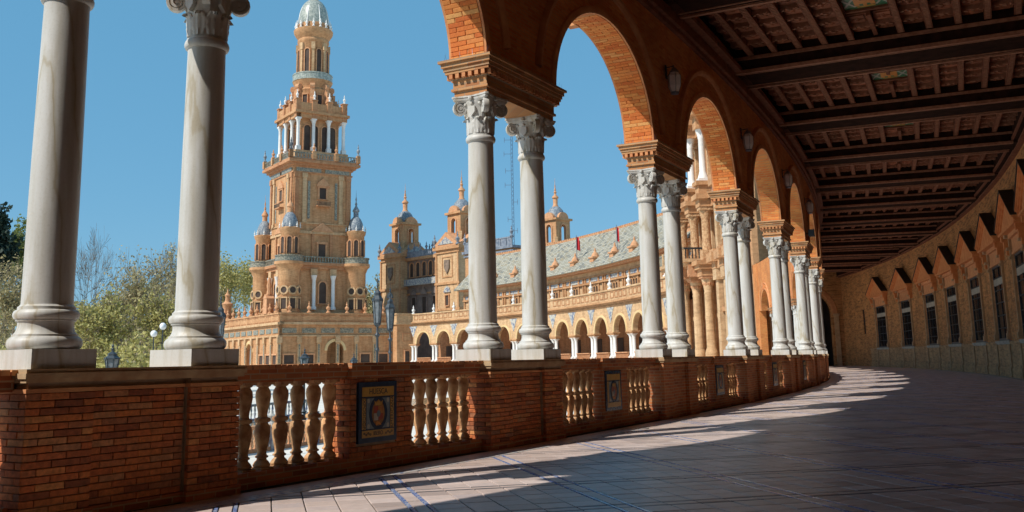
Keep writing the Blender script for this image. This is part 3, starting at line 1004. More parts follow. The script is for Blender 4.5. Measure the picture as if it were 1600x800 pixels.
def arch_wall(w, a, b, zs, z0, z1, n0, n1, seg=36, reveal=True):
    """wall panel of half width w with one round-headed opening; (n, s, z) coordinates"""
    m = MB()
    arc = [(-a * math.cos(PI * i / seg), zs + b * math.sin(PI * i / seg)) for i in range(seg + 1)]
    for n in (n0, n1):
        v, f = [], []
        for (s, z) in arc:
            v += [(n, s, z), (n, s, z1)]
        f += [(2 * i, 2 * i + 2, 2 * i + 3, 2 * i + 1) for i in range(seg)]
        m.add(v, f)
        for sg in (-1, 1):
            m.add([(n, sg * w, z0), (n, sg * a, z0), (n, sg * a, zs), (n, sg * a, z1), (n, sg * w, z1)], [(0, 1, 2, 3, 4)])
    op = ([(-a, z0)] if z0 < zs - 1e-6 else []) + arc + ([(a, z0)] if z0 < zs - 1e-6 else [])
    v, f = [], []
    for (s, z) in op:
        v += [(n0, s, z), (n1, s, z)]
    f += [(2 * i, 2 * i + 2, 2 * i + 3, 2 * i + 1) for i in range(len(op) - 1)]
    m.add(v, f)
    for z, rng_ in ((z1, ((-w, w),)), (z0, ((-w, -a), (a, w)))):
        for s0, s1 in rng_:
            k = 6
            v, f = [], []
            for i in range(k + 1):
                s = s0 + (s1 - s0) * i / k
                v += [(n0, s, z), (n1, s, z)]
            m.add(v, [(2 * i, 2 * i + 2, 2 * i + 3, 2 * i + 1) for i in range(k)])
    for sg in (-1, 1):
        m.add([(n0, sg * w, z0), (n1, sg * w, z0), (n1, sg * w, z1), (n0, sg * w, z1)], [(0, 1, 2, 3)])
    return m

def arc_pts(a, b, zs, n, seg=36, t0=0.0, t1=PI):
    out = []
    for i in range(seg + 1):
        t = t0 + (t1 - t0) * i / seg
        s, z = -a * math.cos(t), zs + b * math.sin(t)
        nx, nz = -math.cos(t) / a, math.sin(t) / b
        L = math.hypot(nx, nz)
        out.append(((n, s, z), (0, nx / L, nz / L), (1, 0, 0)))
    return out

brickwork('impost_brick', [(0.46, 0.19, 0.075), (0.60, 0.28, 0.11), (0.66, 0.36, 0.16), (0.52, 0.23, 0.09)], (0.45, 0.32, 0.2), height=0.062, length=0.24, grime=0.25)
arc_root = thing('brick_arcade', 'long curved brick arcade of round arches carried on marble columns', 'arcade')
SPAN = arch_wall(BAY / 2, ARC_A, ARC_B, ARC_Z, ARC_Z, 9.7, -TH_W, TH_W).bend().mesh('arch', 'arcade_brick')
RING1 = MB()
RING1.sweep(arc_pts(ARC_A, ARC_B, ARC_Z, TH_W), [(0.0, -0.01), (0.0, 0.035), (0.05, 0.05), (0.12, 0.035), (0.14, -0.01)])
RING1.sweep(arc_pts(ARC_A, ARC_B, ARC_Z, -TH_W), [(0.0, 0.01), (0.0, -0.035), (0.05, -0.05), (0.12, -0.035), (0.14, 0.01)])
RING1 = RING1.bend().mesh('archivolt', 'terracotta', 30)
RING2 = MB().sweep(arc_pts(ARC_A, ARC_B, ARC_Z, TH_W, 36, 0.10, PI - 0.10), [(0.50, -0.01), (0.50, 0.04), (0.54, 0.075), (0.60, 0.085), (0.63, 0.05), (0.65, -0.01)])
RING2.sweep(arc_pts(ARC_A, ARC_B, ARC_Z, -TH_W, 36, 0.10, PI - 0.10), [(0.50, 0.01), (0.50, -0.04), (0.60, -0.085), (0.65, 0.01)])
RING2 = RING2.bend().mesh('hood_mould', 'terracotta', 30)
KEY = MB().prism([(-0.09, 7.01), (0.09, 7.01), (0.15, 7.62), (-0.15, 7.62)], -0.46, -0.27)
KEY.lathe([(0.001, -0.06), (0.05, -0.05), (0.06, 0), (0.05, 0.05), (0.001, 0.06)], 10, (-0.47, 0, 7.08))
KEY = KEY.mesh('keystone', 'terracotta', 40)
IMP = MB()
for z0, z1, dn, ds in ((4.722, 4.80, 0.262, 0.985), (4.80, 4.835, 0.295, 1.02), (4.835, 4.965, 0.272, 1.0), (4.965, 5.035, 0.300, 1.03), (5.035, 5.075, 0.355, 1.085), (5.075, 5.125, 0.372, 1.10), (5.125, 5.185, 0.395, 1.125), (5.185, 5.222, 0.425, 1.16)):
    IMP.box(-dn, dn, -ds, ds, z0, z1, 4)
IMP = IMP.bend().mesh('impost', 'impost_brick')
DEN = MB()
for i in range(19):
    s = -1.0 + 2.0 * i / 18
    for n in (-1, 1):
        DEN.box(n * 0.327 - 0.028, n * 0.327 + 0.028, s - 0.03, s + 0.03, 4.968, 5.033)
for i in range(6):
    n = -0.26 + 0.52 * i / 5
    for sg in (-1, 1):
        DEN.box(n - 0.028, n + 0.028, sg * 1.055 - 0.026, sg * 1.055 + 0.026, 4.968, 5.033)
DEN = DEN.bend().mesh('dentil_course', 'terracotta')
SPK = MB()
r_ = random.Random(5)
for i in range(26):
    s = -1.12 + 2.24 * i / 25
    for n in (-0.34, 0.34):
        SPK.tube((n, s, 5.222), (n + r_.uniform(-0.05, 0.05), s + r_.uniform(-0.06, 0.06), 5.222 + r_.uniform(0.09, 0.13)), 0.002, 0.0012, 3)
for sg in (-1, 1):
    for i in range(7):
        n = -0.3 + 0.1 * i
        SPK.tube((n, sg * 1.08, 5.222), (n + r_.uniform(-0.05, 0.05), sg * 1.08 + r_.uniform(-0.06, 0.06), 5.222 + r_.uniform(0.1, 0.14)), 0.002, 0.0012, 3)
SPK = SPK.bend().mesh('bird_spikes', 'steel')
CORN = MB().box(TH_W, 0.36, -BAY / 2, BAY / 2, 7.92, 8.02, 6).box(TH_W, 0.44, -BAY / 2, BAY / 2, 8.02, 8.10, 6).box(TH_W, 0.40, -BAY / 2, BAY / 2, 8.10, 8.30, 6).box(TH_W, 0.58, -BAY / 2, BAY / 2, 8.30, 8.42, 6)
CORN = CORN.bend().mesh('cornice', 'wood')
for k in PAIRS:
    loc, a = fr(k * BAY)
    im = obj('impost', IMP, arc_root, loc, a)
    d = obj('dentil_course', DEN, im)
    d['kind'] = 'stuff'
    if k in (-1, 0, 1, 2):
        sp = obj('bird_spikes', SPK, im)
        sp['kind'] = 'stuff'
for k in range(-8, 13):
    loc, a = fr(k * BAY + BAY / 2)
    obj('arch', SPAN, arc_root, loc, a)
    obj('archivolt', RING1, arc_root, loc, a)
    obj('hood_mould', RING2, arc_root, loc, a)
    obj('keystone', KEY, arc_root, loc, a)
    obj('cornice', CORN, arc_root, loc, a)

loc, a = fr(83.5)
part(arc_root, 'end_pier', MB().box(-TH_W - 0.05, TH_W + 0.05, -1.12, 0.88, -0.3, 9.72), 'arcade_brick', None, loc, a)

# single bricks on the sunlit side of the nearest soffits
def soffit_bricks(k, t_from, t_to):
    loc, a = fr(k * BAY + BAY / 2)
    r = random.Random(40 + k)
    t = t_to
    row = 0
    hgt = 0.066
    while t > t_from:
        ct, st = -math.cos(t), math.sin(t)
        ds = math.hypot(ARC_A * math.sin(t), ARC_B * math.cos(t))
        s, z = ARC_A * ct, ARC_Z + ARC_B * st
        nx, nz = ct / ARC_A, st / ARC_B
        L = math.hypot(nx, nz)
        nx, nz = nx / L, nz / L
        lens = [(-0.27, -0.005), (0.005, 0.27)] if row % 2 else [(-0.27, -0.14), (-0.13, 0.13), (0.14, 0.27)]
        for n0, n1 in lens:
            key = ('sof', round(n1 - n0, 3))
            if key not in BRICK_M:
                l = (n1 - n0) / 2 - 0.002
                h = hgt / 2 - 0.0035
                c = 0.004
                v = [(-l, -h, 0.03), (l, -h, 0.03), (l, h, 0.03), (-l, h, 0.03), (-l, -h, -0.004), (l, -h, -0.004), (l, h, -0.004), (-l, h, -0.004),
                     (-l + c, -h + c, -0.009), (l - c, -h + c, -0.009), (l - c, h - c, -0.009), (-l + c, h - c, -0.009)]
                f = [(8, 9, 10, 11)] + [(i + o, (i + 1) % 4 + o, (i + 1) % 4 + o + 4, i + o + 4) for o in (0, 4) for i in range(4)]
                BRICK_M[key] = MB().add(v, f).mesh('brick', 'arch_brick')
            (bx, by), ba = bent((n0 + n1) / 2, s)
            o = bpy.data.objects.new('brick', BRICK_M[key])
            COL.objects.link(o)
            o.parent = arc_root
            phi = math.atan2(-nx, nz)
            M = Matrix.Translation(loc) @ Matrix.Rotation(a, 4, 'Z') @ Matrix.Translation((bx, by, z)) @ Matrix.Rotation(ba, 4, 'Z') @ Matrix.Rotation(phi, 4, 'X') @ Matrix.Translation((0, 0, r.uniform(-0.003, 0.002)))
            o.matrix_local = M
        t -= hgt / ds
        row += 1
soffit_bricks(-1, PI * 0.62, PI - 0.02)
soffit_bricks(0, PI * 0.44, PI - 0.02)
soffit_bricks(1, PI * 0.50, PI - 0.02)

# ---------------------------------------------------------------- lanterns and floodlight on the arcade wall
def lantern_meshes():
    hexa = [(0.15 * math.cos(PI / 3 * i), 0.15 * math.sin(PI / 3 * i)) for i in range(6)]
    glass = MB().lathe([(0.10, -0.26), (0.16, -0.1), (0.17, 0.14), (0.11, 0.24)], 6)
    cage = MB()
    for i in range(6):
        a = PI / 3 * i
        c, s = math.cos(a), math.sin(a)
        for (r0, z0), (r1, z1) in (((0.105, -0.26), (0.165, -0.1)), ((0.165, -0.1), (0.175, 0.14)), ((0.175, 0.14), (0.112, 0.25))):
            cage.tube((r0 * c, r0 * s, z0), (r1 * c, r1 * s, z1), 0.006, 0.006, 4)
    cage.lathe([(0.10, -0.30), (0.115, -0.27), (0.115, -0.25), (0.09, -0.25)], 6)
    cage.lathe([(0.12, 0.23), (0.125, 0.26), (0.06, 0.34), (0.02, 0.36), (0.015, 0.42)], 6)
    arm = MB().tube((0, 0, 0.40), (-0.2, 0, 0.38), 0.014, 0.014, 6).box(-0.215, -0.19, -0.05, 0.05, 0.1, 0.45)
    return glass.mesh('glass', 'lantern_glass'), cage.mesh('cage', 'steel'), arm.mesh('bracket', 'iron')
plain('lantern_glass', (0.72, 0.73, 0.75), (0.8, 0.8, 0.82), 3, 0.3)
LG, LC, LA = lantern_meshes()
for k, lb in ((0, 'glass wall lantern beside the second column pair, hidden by the big arch'), (1, 'large glass wall lantern above the third column pair'), (2, 'glass wall lantern above the fourth column pair'), (3, 'small glass wall lantern above the fifth column pair'), (4, 'tiny glass wall lantern above the sixth column pair')):
    if k == 0:
        continue
    loc, a = fr(k * BAY - 0.1, TH_W + 0.2, 6.62)
    t = thing('wall_lantern', lb, 'lantern', loc, a, 'lanterns along the arcade')
    t.scale = (0.8, 0.8, 0.85)
    obj('glass', LG, t)
    obj('cage', LC, t)
    obj('bracket', LA, t)
loc, a = fr(24.6, 0.5, 5.55)
t = thing('floodlight', 'small black floodlight on a bracket above the sixth column pair', 'floodlight', loc, a)
part(t, 'housing', MB().box(-0.08, 0.1, -0.16, 0.16, -0.12, 0.12).box(0.1, 0.12, -0.18, 0.18, -0.14, 0.14), 'iron')
part(t, 'bracket', MB().tube((-0.23, 0, 0.0), (-0.05, 0, 0.0), 0.02, 0.02, 6).box(-0.235, -0.215, -0.05, 0.05, -0.08, 0.08), 'iron')

# ---------------------------------------------------------------- back wall with pedimented windows
brickwork('dado_brick', [(0.58, 0.29, 0.12), (0.72, 0.40, 0.18), (0.64, 0.33, 0.14), (0.76, 0.46, 0.22)], (0.54, 0.35, 0.18), length=0.26, height=0.06, joint=0.011, bmp=1.0, bdist=0.03, grime=0.3, rubble=0.5)
bw = thing('gallery_wall', 'concave brick back wall of the gallery with a row of pedimented windows', 'wall')
WS = [16.2, 22.7, 29.1, 35.6, 42.2, 49.3, 55.9, 63.6, 71.6]
WW, WZ0, WZ1, WTOP = 1.5, 1.56, 4.95, 9.6
edges = [S_BACK, 13.0] + [(WS[i] + WS[i + 1]) / 2 for i in range(len(WS) - 1)] + [75.6, S_END + 1.0]
def wallpiece(s0, s1, hole=None):
    m = MB()
    ks = 10
    def strip(a, b, z0, z1):
        v, f = [], []
        kk = max(1, int((b - a) / 0.8))
        for i in range(kk + 1):
            s = a + (b - a) * i / kk
            v += [(N_WALL, s, z0), (N_WALL, s, z1)]
        m.add(v, [(2 * i, 2 * i + 2, 2 * i + 3, 2 * i + 1) for i in range(kk)])
    if hole is None:
        strip(s0, s1, 0, WTOP)
    else:
        a, b, z0, z1 = hole
        strip(s0, a, 0, WTOP)
        strip(b, s1, 0, WTOP)
        strip(a, b, 0, z0)
        strip(a, b, z1, WTOP)
        d = N_WALL + 0.07
        n = N_WALL
        m.add([(n, a, z0), (n, a, z1), (d, a, z1), (d, a, z0)], [(0, 1, 2, 3)])
        m.add([(n, b, z0), (n, b, z1), (d, b, z1), (d, b, z0)], [(0, 1, 2, 3)])
        m.add([(n, a, z0), (n, b, z0), (d, b, z0), (d, a, z0)], [(0, 1, 2, 3)])
        m.add([(n, a, z1), (n, b, z1), (d, b, z1), (d, a, z1)], [(0, 1, 2, 3)])
        m.add([(d, a, z0), (d, b, z0), (d, b, z1), (d, a, z1)], [(0, 1, 2, 3)])
    return m
def place_wall(mb, s_mid, name, mat, parent):
    loc, a = fr(s_mid)
    return part(parent, name, mb.bend(s_mid), mat, None, loc, a)
w0 = wallpiece(S_BACK, 13.0)
w0.v = [(9.4, y, z) for x, y, z in w0.v]        # the wall stands back beside the viewpoint
place_wall(w0, 0, 'wall_panel', 'back_brick', bw)
place_wall(MB().box(N_WALL, 9.6, 13.0, 13.3, 0.0, WTOP), 13, 'wall_return', 'back_brick', bw)
place_wall(wallpiece(75.6, S_END + 1.0, (77.0, 77.6, 2.8, 4.9)), 80, 'wall_panel', 'back_brick', bw)
def window_parts():
    n = N_WALL
    frame = MB()
    for sg in (-1, 1):
        frame.box(n + 0.0, n + 0.065, sg * (WW - 0.06) - 0.06, sg * (WW - 0.06) + 0.06, WZ0, WZ1)
    frame.box(n + 0.0, n + 0.065, -WW + 0.12, WW - 0.12, WZ1 - 0.12, WZ1)
    frame.box(n + 0.0, n + 0.065, -WW + 0.12, WW - 0.12, WZ0, WZ0 + 0.12)
    bars = MB().box(n + 0.012, n + 0.045, -0.03, 0.03, WZ0, WZ1)
    for i in range(1, 6):
        z = WZ0 + (WZ1 - WZ0) * i / 6
        bars.box(n + 0.015, n + 0.044, -WW + 0.1, WW - 0.1, z - 0.025, z + 0.025)
    transom = MB().box(n + 0.005, n + 0.046, -WW + 0.1, WW - 0.1, 4.05, 4.34)
    pane = MB().box(n + 0.048, n + 0.06, -WW, WW, WZ0, WZ1)
    sill = MB().box(n - 0.13, n + 0.02, -1.9, 1.9, 1.46, 1.555).box(n - 0.10, n + 0.02, -1.82, 1.82, 1.40, 1.46)
    pils = MB()
    for z0, z1, d, w in ((0.0, 0.42, 0.17, 0.16), (0.42, 1.40, 0.12, 0.12), (1.60, 1.85, 0.17, 0.14), (1.85, 1.95, 0.13, 0.12), (1.95, 4.75, 0.10, 0.095), (4.75, 4.85, 0.17, 0.14), (4.85, 5.12, 0.12, 0.11), (5.12, 5.22, 0.24, 0.18), (5.22, 5.6, 0.13, 0.12), (5.6, 5.72, 0.28, 0.2)):
        pils.box(n - d, n + 0.02, -w, w, z0, z1)
    ent = MB().box(n - 0.08, n + 0.02, -1.62, 1.62, 4.92, 5.02).box(n - 0.04, n + 0.02, -1.62, 1.62, 5.02, 5.55).box(n - 0.16, n + 0.02, -1.62, 1.62, 5.55, 5.72)
    ped = MB().prism([(-2.35, 5.82), (2.35, 5.82), (0, 7.05)], n - 0.30, n + 0.02)
    for sg in (-1, 1):
        for d, t0, t1 in ((0.36, 0.0, 0.09), (0.42, 0.09, 0.18), (0.48, 0.18, 0.27)):
            ped.prism([(sg * 2.6, 5.74 + t0), (sg * 2.6, 5.74 + t1), (0, 7.0 + t1), (0, 7.0 + t0)], n - d, n + 0.021)
    ped.box(n - 0.40, n + 0.022, -2.5, 2.5, 5.721, 5.82)
    slope_shade = MB().prism([(-2.66, 5.985), (-2.66, 6.025), (0, 7.33), (2.66, 6.025), (2.66, 5.985), (0, 7.275)], n - 0.52, n + 0.019)  # near-black slab over both slopes, their shade put in as colour
    for sg in (-1, 1):      # scrolled brackets that carry the hood
        for d, w, z0, z1 in ((0.34, 0.13, 5.5, 5.72), (0.26, 0.11, 5.2, 5.5), (0.18, 0.10, 4.95, 5.2)):
            ped.box(n - d, n + 0.018, sg * 2.2 - w, sg * 2.2 + w, z0, z1)
    return (('pane', pane, 'glass_dark'), ('glazing_bars', bars, 'bar_and_shade_black'), ('transom', transom, 'dado_stone'), ('sill', sill, 'dado_stone'), ('entablature', ent, 'terracotta'), ('pediment', ped, 'pediment_brick'), ('slope_shade_slab', slope_shade, 'bar_and_shade_black')), frame, pils
plain('bar_and_shade_black', (0.02, 0.018, 0.017), (0.035, 0.03, 0.027), 4, 0.8)  # dark glazing bars, and the painted shade of the pediment slopes
plain('pediment_brick', (0.62, 0.2, 0.06), (0.74, 0.30, 0.10), 4, 0.85, 0.5, 0.004)
wp, wf, wpil = window_parts()
WF = wf.bend().mesh('window', 'iron')
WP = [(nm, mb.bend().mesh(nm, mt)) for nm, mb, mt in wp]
plain('pilaster_stone', (0.40, 0.24, 0.12), (0.52, 0.34, 0.19), 3, 0.9, 0.5, 0.01)
WPIL = wpil.mesh('pilaster', 'pilaster_stone')
for i, s in enumerate(WS):
    e0, e1 = edges[i + 1], edges[i + 2]
    place_wall(wallpiece(e0, e1, (s - WW, s + WW, WZ0, WZ1)), s, 'wall_panel', 'back_brick', bw)
    d = MB().box(N_WALL - 0.07, N_WALL - 0.001, e0, s - 1.88, 0.0, 1.40, 5).box(N_WALL - 0.07, N_WALL - 0.001, s + 1.88, e1, 0.0, 1.40, 5).box(N_WALL - 0.07, N_WALL - 0.001, s - 1.62, s + 1.62, 0.0, 1.40, 2)
    d.box(N_WALL - 0.11, N_WALL - 0.001, e0, s - 1.91, 1.40, 1.52, 5).box(N_WALL - 0.11, N_WALL - 0.001, s + 1.91, e1, 1.40, 1.52, 5)
    d.box(N_WALL - 0.12, N_WALL - 0.07, e0, s - 1.92, 0.0, 0.38, 5).box(N_WALL - 0.12, N_WALL - 0.07, s + 1.92, e1, 0.0, 0.38, 5).box(N_WALL - 0.12, N_WALL - 0.07, s - 1.58, s + 1.58, 0.0, 0.38, 2)
    place_wall(d, s, 'dado', 'dado_brick', bw)
    loc, a = fr(s)
    w = obj('window', WF, bw, loc, a)
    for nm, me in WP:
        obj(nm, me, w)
    for sg in (-1, 1):
        (bx, by), ba = bent(0, sg * 1.75)
        obj('pilaster', WPIL, w, (bx, by, 0), ba)
loc, a = fr(77.3)
w = part(bw, 'window', MB().box(N_WALL + 0.01, N_WALL + 0.04, -0.03, 0.03, 2.8, 4.9).box(N_WALL + 0.01, N_WALL + 0.04, -0.28, 0.28, 3.9, 3.96), 'iron', None, loc, a)
part(w, 'pane', MB().box(N_WALL + 0.05, N_WALL + 0.06, -0.29, 0.29, 2.8, 4.9), 'glass_dark')

# end walls of the gallery
def end_wall(s, sgn, name, label):
    m = arch_wall(3.79, 2.75, 2.4, 4.9, 0.0, 9.4, 0.0, 0.7 * sgn, 30)
    m.v = [(y + 4.06, x, z) for x, y, z in m.v]
    loc, a = fr(s)
    t = thing(name, label, 'wall', loc, a)
    part(t, 'wall_panel', m, 'back_brick')
    r = MB().sweep([((0, o[1] + 4.06, o[2]), (0, u[1], u[2]), (1, 0, 0)) for o, u, w_ in arc_pts(2.75, 2.4, 4.9, 0, 30)], [(0.0, 0.0), (0.0, -0.07 * sgn), (0.12, -0.1 * sgn), (0.5, -0.06 * sgn), (0.55, 0.0)])
    r.v = [(y, x, z) for x, y, z in r.v]
    part(t, 'archivolt', r, 'terracotta')
    j = MB()
    for c in (4.06 - 2.95, 4.24 + 2.95):
        j.box(c - 0.22, c + 0.22, -0.09 * sgn, 0.0, 0.0, 4.7).box(c - 0.3, c + 0.3, -0.15 * sgn, 0.0, 4.7, 4.9)
    part(t, 'jamb', j, 'pilaster_stone')
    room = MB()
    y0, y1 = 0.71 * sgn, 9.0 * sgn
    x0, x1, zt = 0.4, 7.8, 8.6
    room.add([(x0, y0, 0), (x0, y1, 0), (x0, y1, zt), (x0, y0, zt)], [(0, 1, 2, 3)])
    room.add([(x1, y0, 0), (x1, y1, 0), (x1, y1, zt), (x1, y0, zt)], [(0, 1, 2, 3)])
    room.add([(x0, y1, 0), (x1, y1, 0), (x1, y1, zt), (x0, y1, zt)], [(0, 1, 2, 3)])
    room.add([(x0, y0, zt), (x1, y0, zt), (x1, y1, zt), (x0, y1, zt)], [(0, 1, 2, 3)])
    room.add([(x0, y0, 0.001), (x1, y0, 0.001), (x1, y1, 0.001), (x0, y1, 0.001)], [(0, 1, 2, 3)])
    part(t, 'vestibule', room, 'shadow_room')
end_wall(S_END, 1, 'end_wall', 'dark end wall of the gallery with a tall round archway')
end_wall(S_BACK, -1, 'end_wall', 'end wall of the gallery behind the viewpoint')

# ---------------------------------------------------------------- coffered timber ceiling
ceil = thing('coffered_ceiling', 'dark carved timber ceiling with broad beams and coffers', 'ceiling')
ceil['kind'] = 'structure'
del ceil['category']
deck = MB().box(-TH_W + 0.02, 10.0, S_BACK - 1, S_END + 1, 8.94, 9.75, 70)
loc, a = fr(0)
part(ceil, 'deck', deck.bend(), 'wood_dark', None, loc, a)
BW = 0.775
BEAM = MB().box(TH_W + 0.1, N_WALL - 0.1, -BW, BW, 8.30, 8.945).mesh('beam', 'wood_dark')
EDGE = MB()
for sg in (-1, 1):
    EDGE.box(TH_W + 0.1, N_WALL - 0.35, sg * BW - 0.05, sg * BW + 0.05, 8.255, 8.345)
    EDGE.box(TH_W + 0.1, N_WALL - 0.35, sg * (BW - 0.2) - 0.018, sg * (BW - 0.2) + 0.018, 8.278, 8.302)
    EDGE.box(TH_W + 0.1, N_WALL - 0.35, sg * (BW + 0.03) - 0.04, sg * (BW + 0.03) + 0.04, 8.60, 8.68)
EDGE = EDGE.mesh('beam_moulding', 'wood_edge')
NR = [0.82, 1.42, 2.03, 2.65, 3.28, 4.42, 5.05, 5.68, 6.30, 6.92]
CL = BAY / 2 - BW
RIB = MB().box(-0.065, 0.065, -CL, CL, 8.72, 8.942)
RIB2 = MB()
for i in range(46):
    s = -CL + (i + 0.5) * 2 * CL / 46
    RIB2.box(-0.05, 0.05, s - 0.028, s + 0.028, 8.695, 8.72)
RIB.box(-0.078, -0.05, -CL, CL, 8.70, 8.735).box(0.05, 0.078, -CL, CL, 8.70, 8.735)
RIB = RIB.mesh('rib', 'wood')
RIB2 = RIB2.mesh('notched_fillet', 'wood_edge')
XR = [-CL + (i + 1) * 2 * CL / 7 for i in range(6)]
def cross(n0, n1):
    m = MB().box(n0, n1, -0.035, 0.035, 8.79, 8.942)
    k = int((n1 - n0) / 0.16)
    for i in range(k):
        x = n0 + (i + 0.5) * (n1 - n0) / k
        m.cbox((x, 0, 8.775), (0.10, 0.05, 0.035), rz=0.5 if i % 2 else -0.5)
    return m.mesh('cross_rib', 'wood_edge')
CR_FULL = cross(TH_W + 0.2, N_WALL - 0.3)
CR_A, CR_B = cross(TH_W + 0.2, 3.22), cross(4.48, N_WALL - 0.3)
CELL = 2 * CL / 7
def coffer(w):
    m = MB()
    h, l = w / 2 - 0.07, CELL / 2 - 0.04
    for i, (ins, z) in enumerate(((0.0, 8.90), (0.06, 8.87), (0.12, 8.90))):
        m.box(-h + ins, h - ins, -l + ins, l - ins, z, 8.944 if i == 0 else z + 0.03)
    m.lathe([(0.001, -0.075), (0.03, -0.07), (0.05, -0.045), (0.075, -0.03), (0.08, 0.0)], 8, (0, 0, 8.89), caps=False)
    for q in range(4):
        b = q * PI / 2
        m.cbox((0.09 * math.cos(b), 0.09 * math.sin(b), 8.865), (0.09, 0.04, 0.03), rz=b)
    return m
COF = {}
plain('coffer_wood', (0.25, 0.085, 0.045), (0.40, 0.15, 0.078), 5, 0.6, 0.5, 0.004, fine=40, per_object=0.35, spec=0.2)
bounds = [TH_W + 0.1] + NR + [N_WALL - 0.25]
mass = MB()
cofs = []
for k in range(-8, 13):
    sc = k * BAY + BAY / 2
    loc, a = fr(sc)
    for i in range(len(bounds) - 1):
        b0, b1 = bounds[i], bounds[i + 1]
        cells = [(b0 + b1) / 2] if b1 - b0 < 0.9 else [b0 + (b1 - b0) * 0.25, b0 + (b1 - b0) * 0.75]
        for nc in cells:
            wd = (b1 - b0) / len(cells)
            for j in range(7):
                s = -CL + (j + 0.5) * CELL
                if b1 - b0 > 0.9 and j in (2, 3, 4):
                    continue
                cofs.append((k, sc, nc, s, round(wd, 2)))
# the coffers that show largest are single pieces
vis = [c for c in cofs if c[0] in (0, 1, 2, 3)]
vis.sort(key=lambda c: c[1] + c[3])
single = set(vis[40:340])
for c in cofs:
    k, sc, nc, s, wd = c
    if wd not in COF:
        COF[wd] = coffer(wd)
        COF[(wd, 'm')] = COF[wd].mesh('coffer', 'coffer_wood')
    loc, a = fr(sc)
    (bx, by), ba = bent(nc, s)
    if c in single:
        o = bpy.data.objects.new('coffer', COF[(wd, 'm')])
        COL.objects.link(o)
        o.parent = ceil
        o.matrix_local = Matrix.Translation(loc) @ Matrix.Rotation(a, 4, 'Z') @ Matrix.Translation((bx, by, 0)) @ Matrix.Rotation(ba, 4, 'Z')
    elif k >= -1:
        M = Matrix.Translation(loc) @ Matrix.Rotation(a, 4, 'Z') @ Matrix.Translation((bx, by, 0)) @ Matrix.Rotation(ba, 4, 'Z')
        if k < 7:
            mass.add([M @ Vector(p) for p in COF[wd].v], COF[wd].f)
        else:
            t = MB().box(-wd / 2 + 0.12, wd / 2 - 0.12, -CELL / 2 + 0.1, CELL / 2 - 0.1, 8.87, 8.94)
            mass.add([M @ Vector(p) for p in t.v], t.f)
part(ceil, 'coffers', mass, 'coffer_wood')['kind'] = 'stuff'
PAINT = MB().box(3.38, 4.32, -0.12, 0.72, 8.90, 8.942).mesh('painted_panel', 'green_glaze')
PFRAME = MB().box(3.30, 3.38, -0.22, 0.82, 8.84, 8.943).box(4.32, 4.40, -0.22, 0.82, 8.84, 8.943).box(3.38, 4.32, -0.22, -0.12, 8.86, 8.943).box(3.38, 4.32, 0.72, 0.82, 8.84, 8.943).mesh('panel_frame', 'wood')
def motif():
    out = []
    z0, z1 = 8.893, 8.90
    out.append(('painted_castle', MB().box(3.68, 4.0, -0.26, 0.12, z0, z1).box(3.62, 3.72, -0.3, 0.24, z0 - 0.001, z1).box(3.96, 4.06, -0.3, 0.24, z0 - 0.001, z1).box(3.80, 3.88, -0.2, 0.3, z0 - 0.002, z1).mesh('painted_castle', 'orange_glaze')))
    x = MB()
    for c in (3.5, 4.2):
        x.cbox((c, 0, z0 + 0.003), (0.05, 0.62, 0.006), rz=0.42).cbox((c, 0, z0 + 0.0025), (0.05, 0.62, 0.008), rz=-0.42)
    out.append(('painted_cross', x.mesh('painted_cross', 'white_glaze')))
    out.append(('painted_wave', MB().box(3.66, 4.05, 0.28, 0.36, z0, z1).box(3.6, 4.1, -0.38, -0.33, z0, z1).mesh('painted_wave', 'yellow_glaze')))
    return out
MOT = motif()
STUB = MB().box(3.80, 3.90, -CL, -0.25, 8.74, 8.942).box(3.80, 3.90, 0.85, CL, 8.74, 8.942).mesh('rib_stub', 'wood')
for k in range(-8, 13):
    loc, a = fr(k * BAY)
    if k > -8:
        bm = obj('beam', BEAM, ceil, loc, a)
        obj('beam_moulding', EDGE, bm)
    loc, a = fr(k * BAY + BAY / 2)
    if k < -1:
        continue
    for n in NR:
        (bx, by), ba = bent(n, 0)
        o = bpy.data.objects.new('rib', RIB)
        COL.objects.link(o)
        o.parent = ceil
        o.matrix_local = Matrix.Translation(loc) @ Matrix.Rotation(a, 4, 'Z') @ Matrix.Translation((bx, by, 0))
        if k < 6:
            obj('notched_fillet', RIB2, o)
    for i, s in enumerate(XR):
        (bx, by), ba = bent(0, s)
        for me in ((CR_FULL,) if i in (0, 5) else (CR_A, CR_B)):
            o = bpy.data.objects.new('cross_rib', me)
            COL.objects.link(o)
            o.parent = ceil
            o.matrix_local = Matrix.Translation(loc) @ Matrix.Rotation(a, 4, 'Z') @ Matrix.Translation((bx, by, 0)) @ Matrix.Rotation(ba, 4, 'Z')
    obj('rib_stub', STUB, ceil, loc, a)
    pp = obj('painted_panel', PAINT, ceil, loc, a)
    obj('panel_frame', PFRAME, pp)
    for nm, me in MOT:
        obj(nm, me, pp, (0, 0.3, 0))
loc, a = fr(0)
part(ceil, 'wall_cornice', MB().box(N_WALL - 0.34, N_WALL - 0.001, 13.0, S_END, 8.34, 8.96, 60).bend(), 'wood_dark', None, loc, a)
part(ceil, 'cornice_moulding', MB().box(N_WALL - 0.40, N_WALL - 0.34, 13.0, S_END, 8.36, 8.46, 60).box(N_WALL - 0.20, N_WALL - 0.002, 13.0, S_END, 8.27, 8.34, 60).bend(), 'wood', None, loc, a)

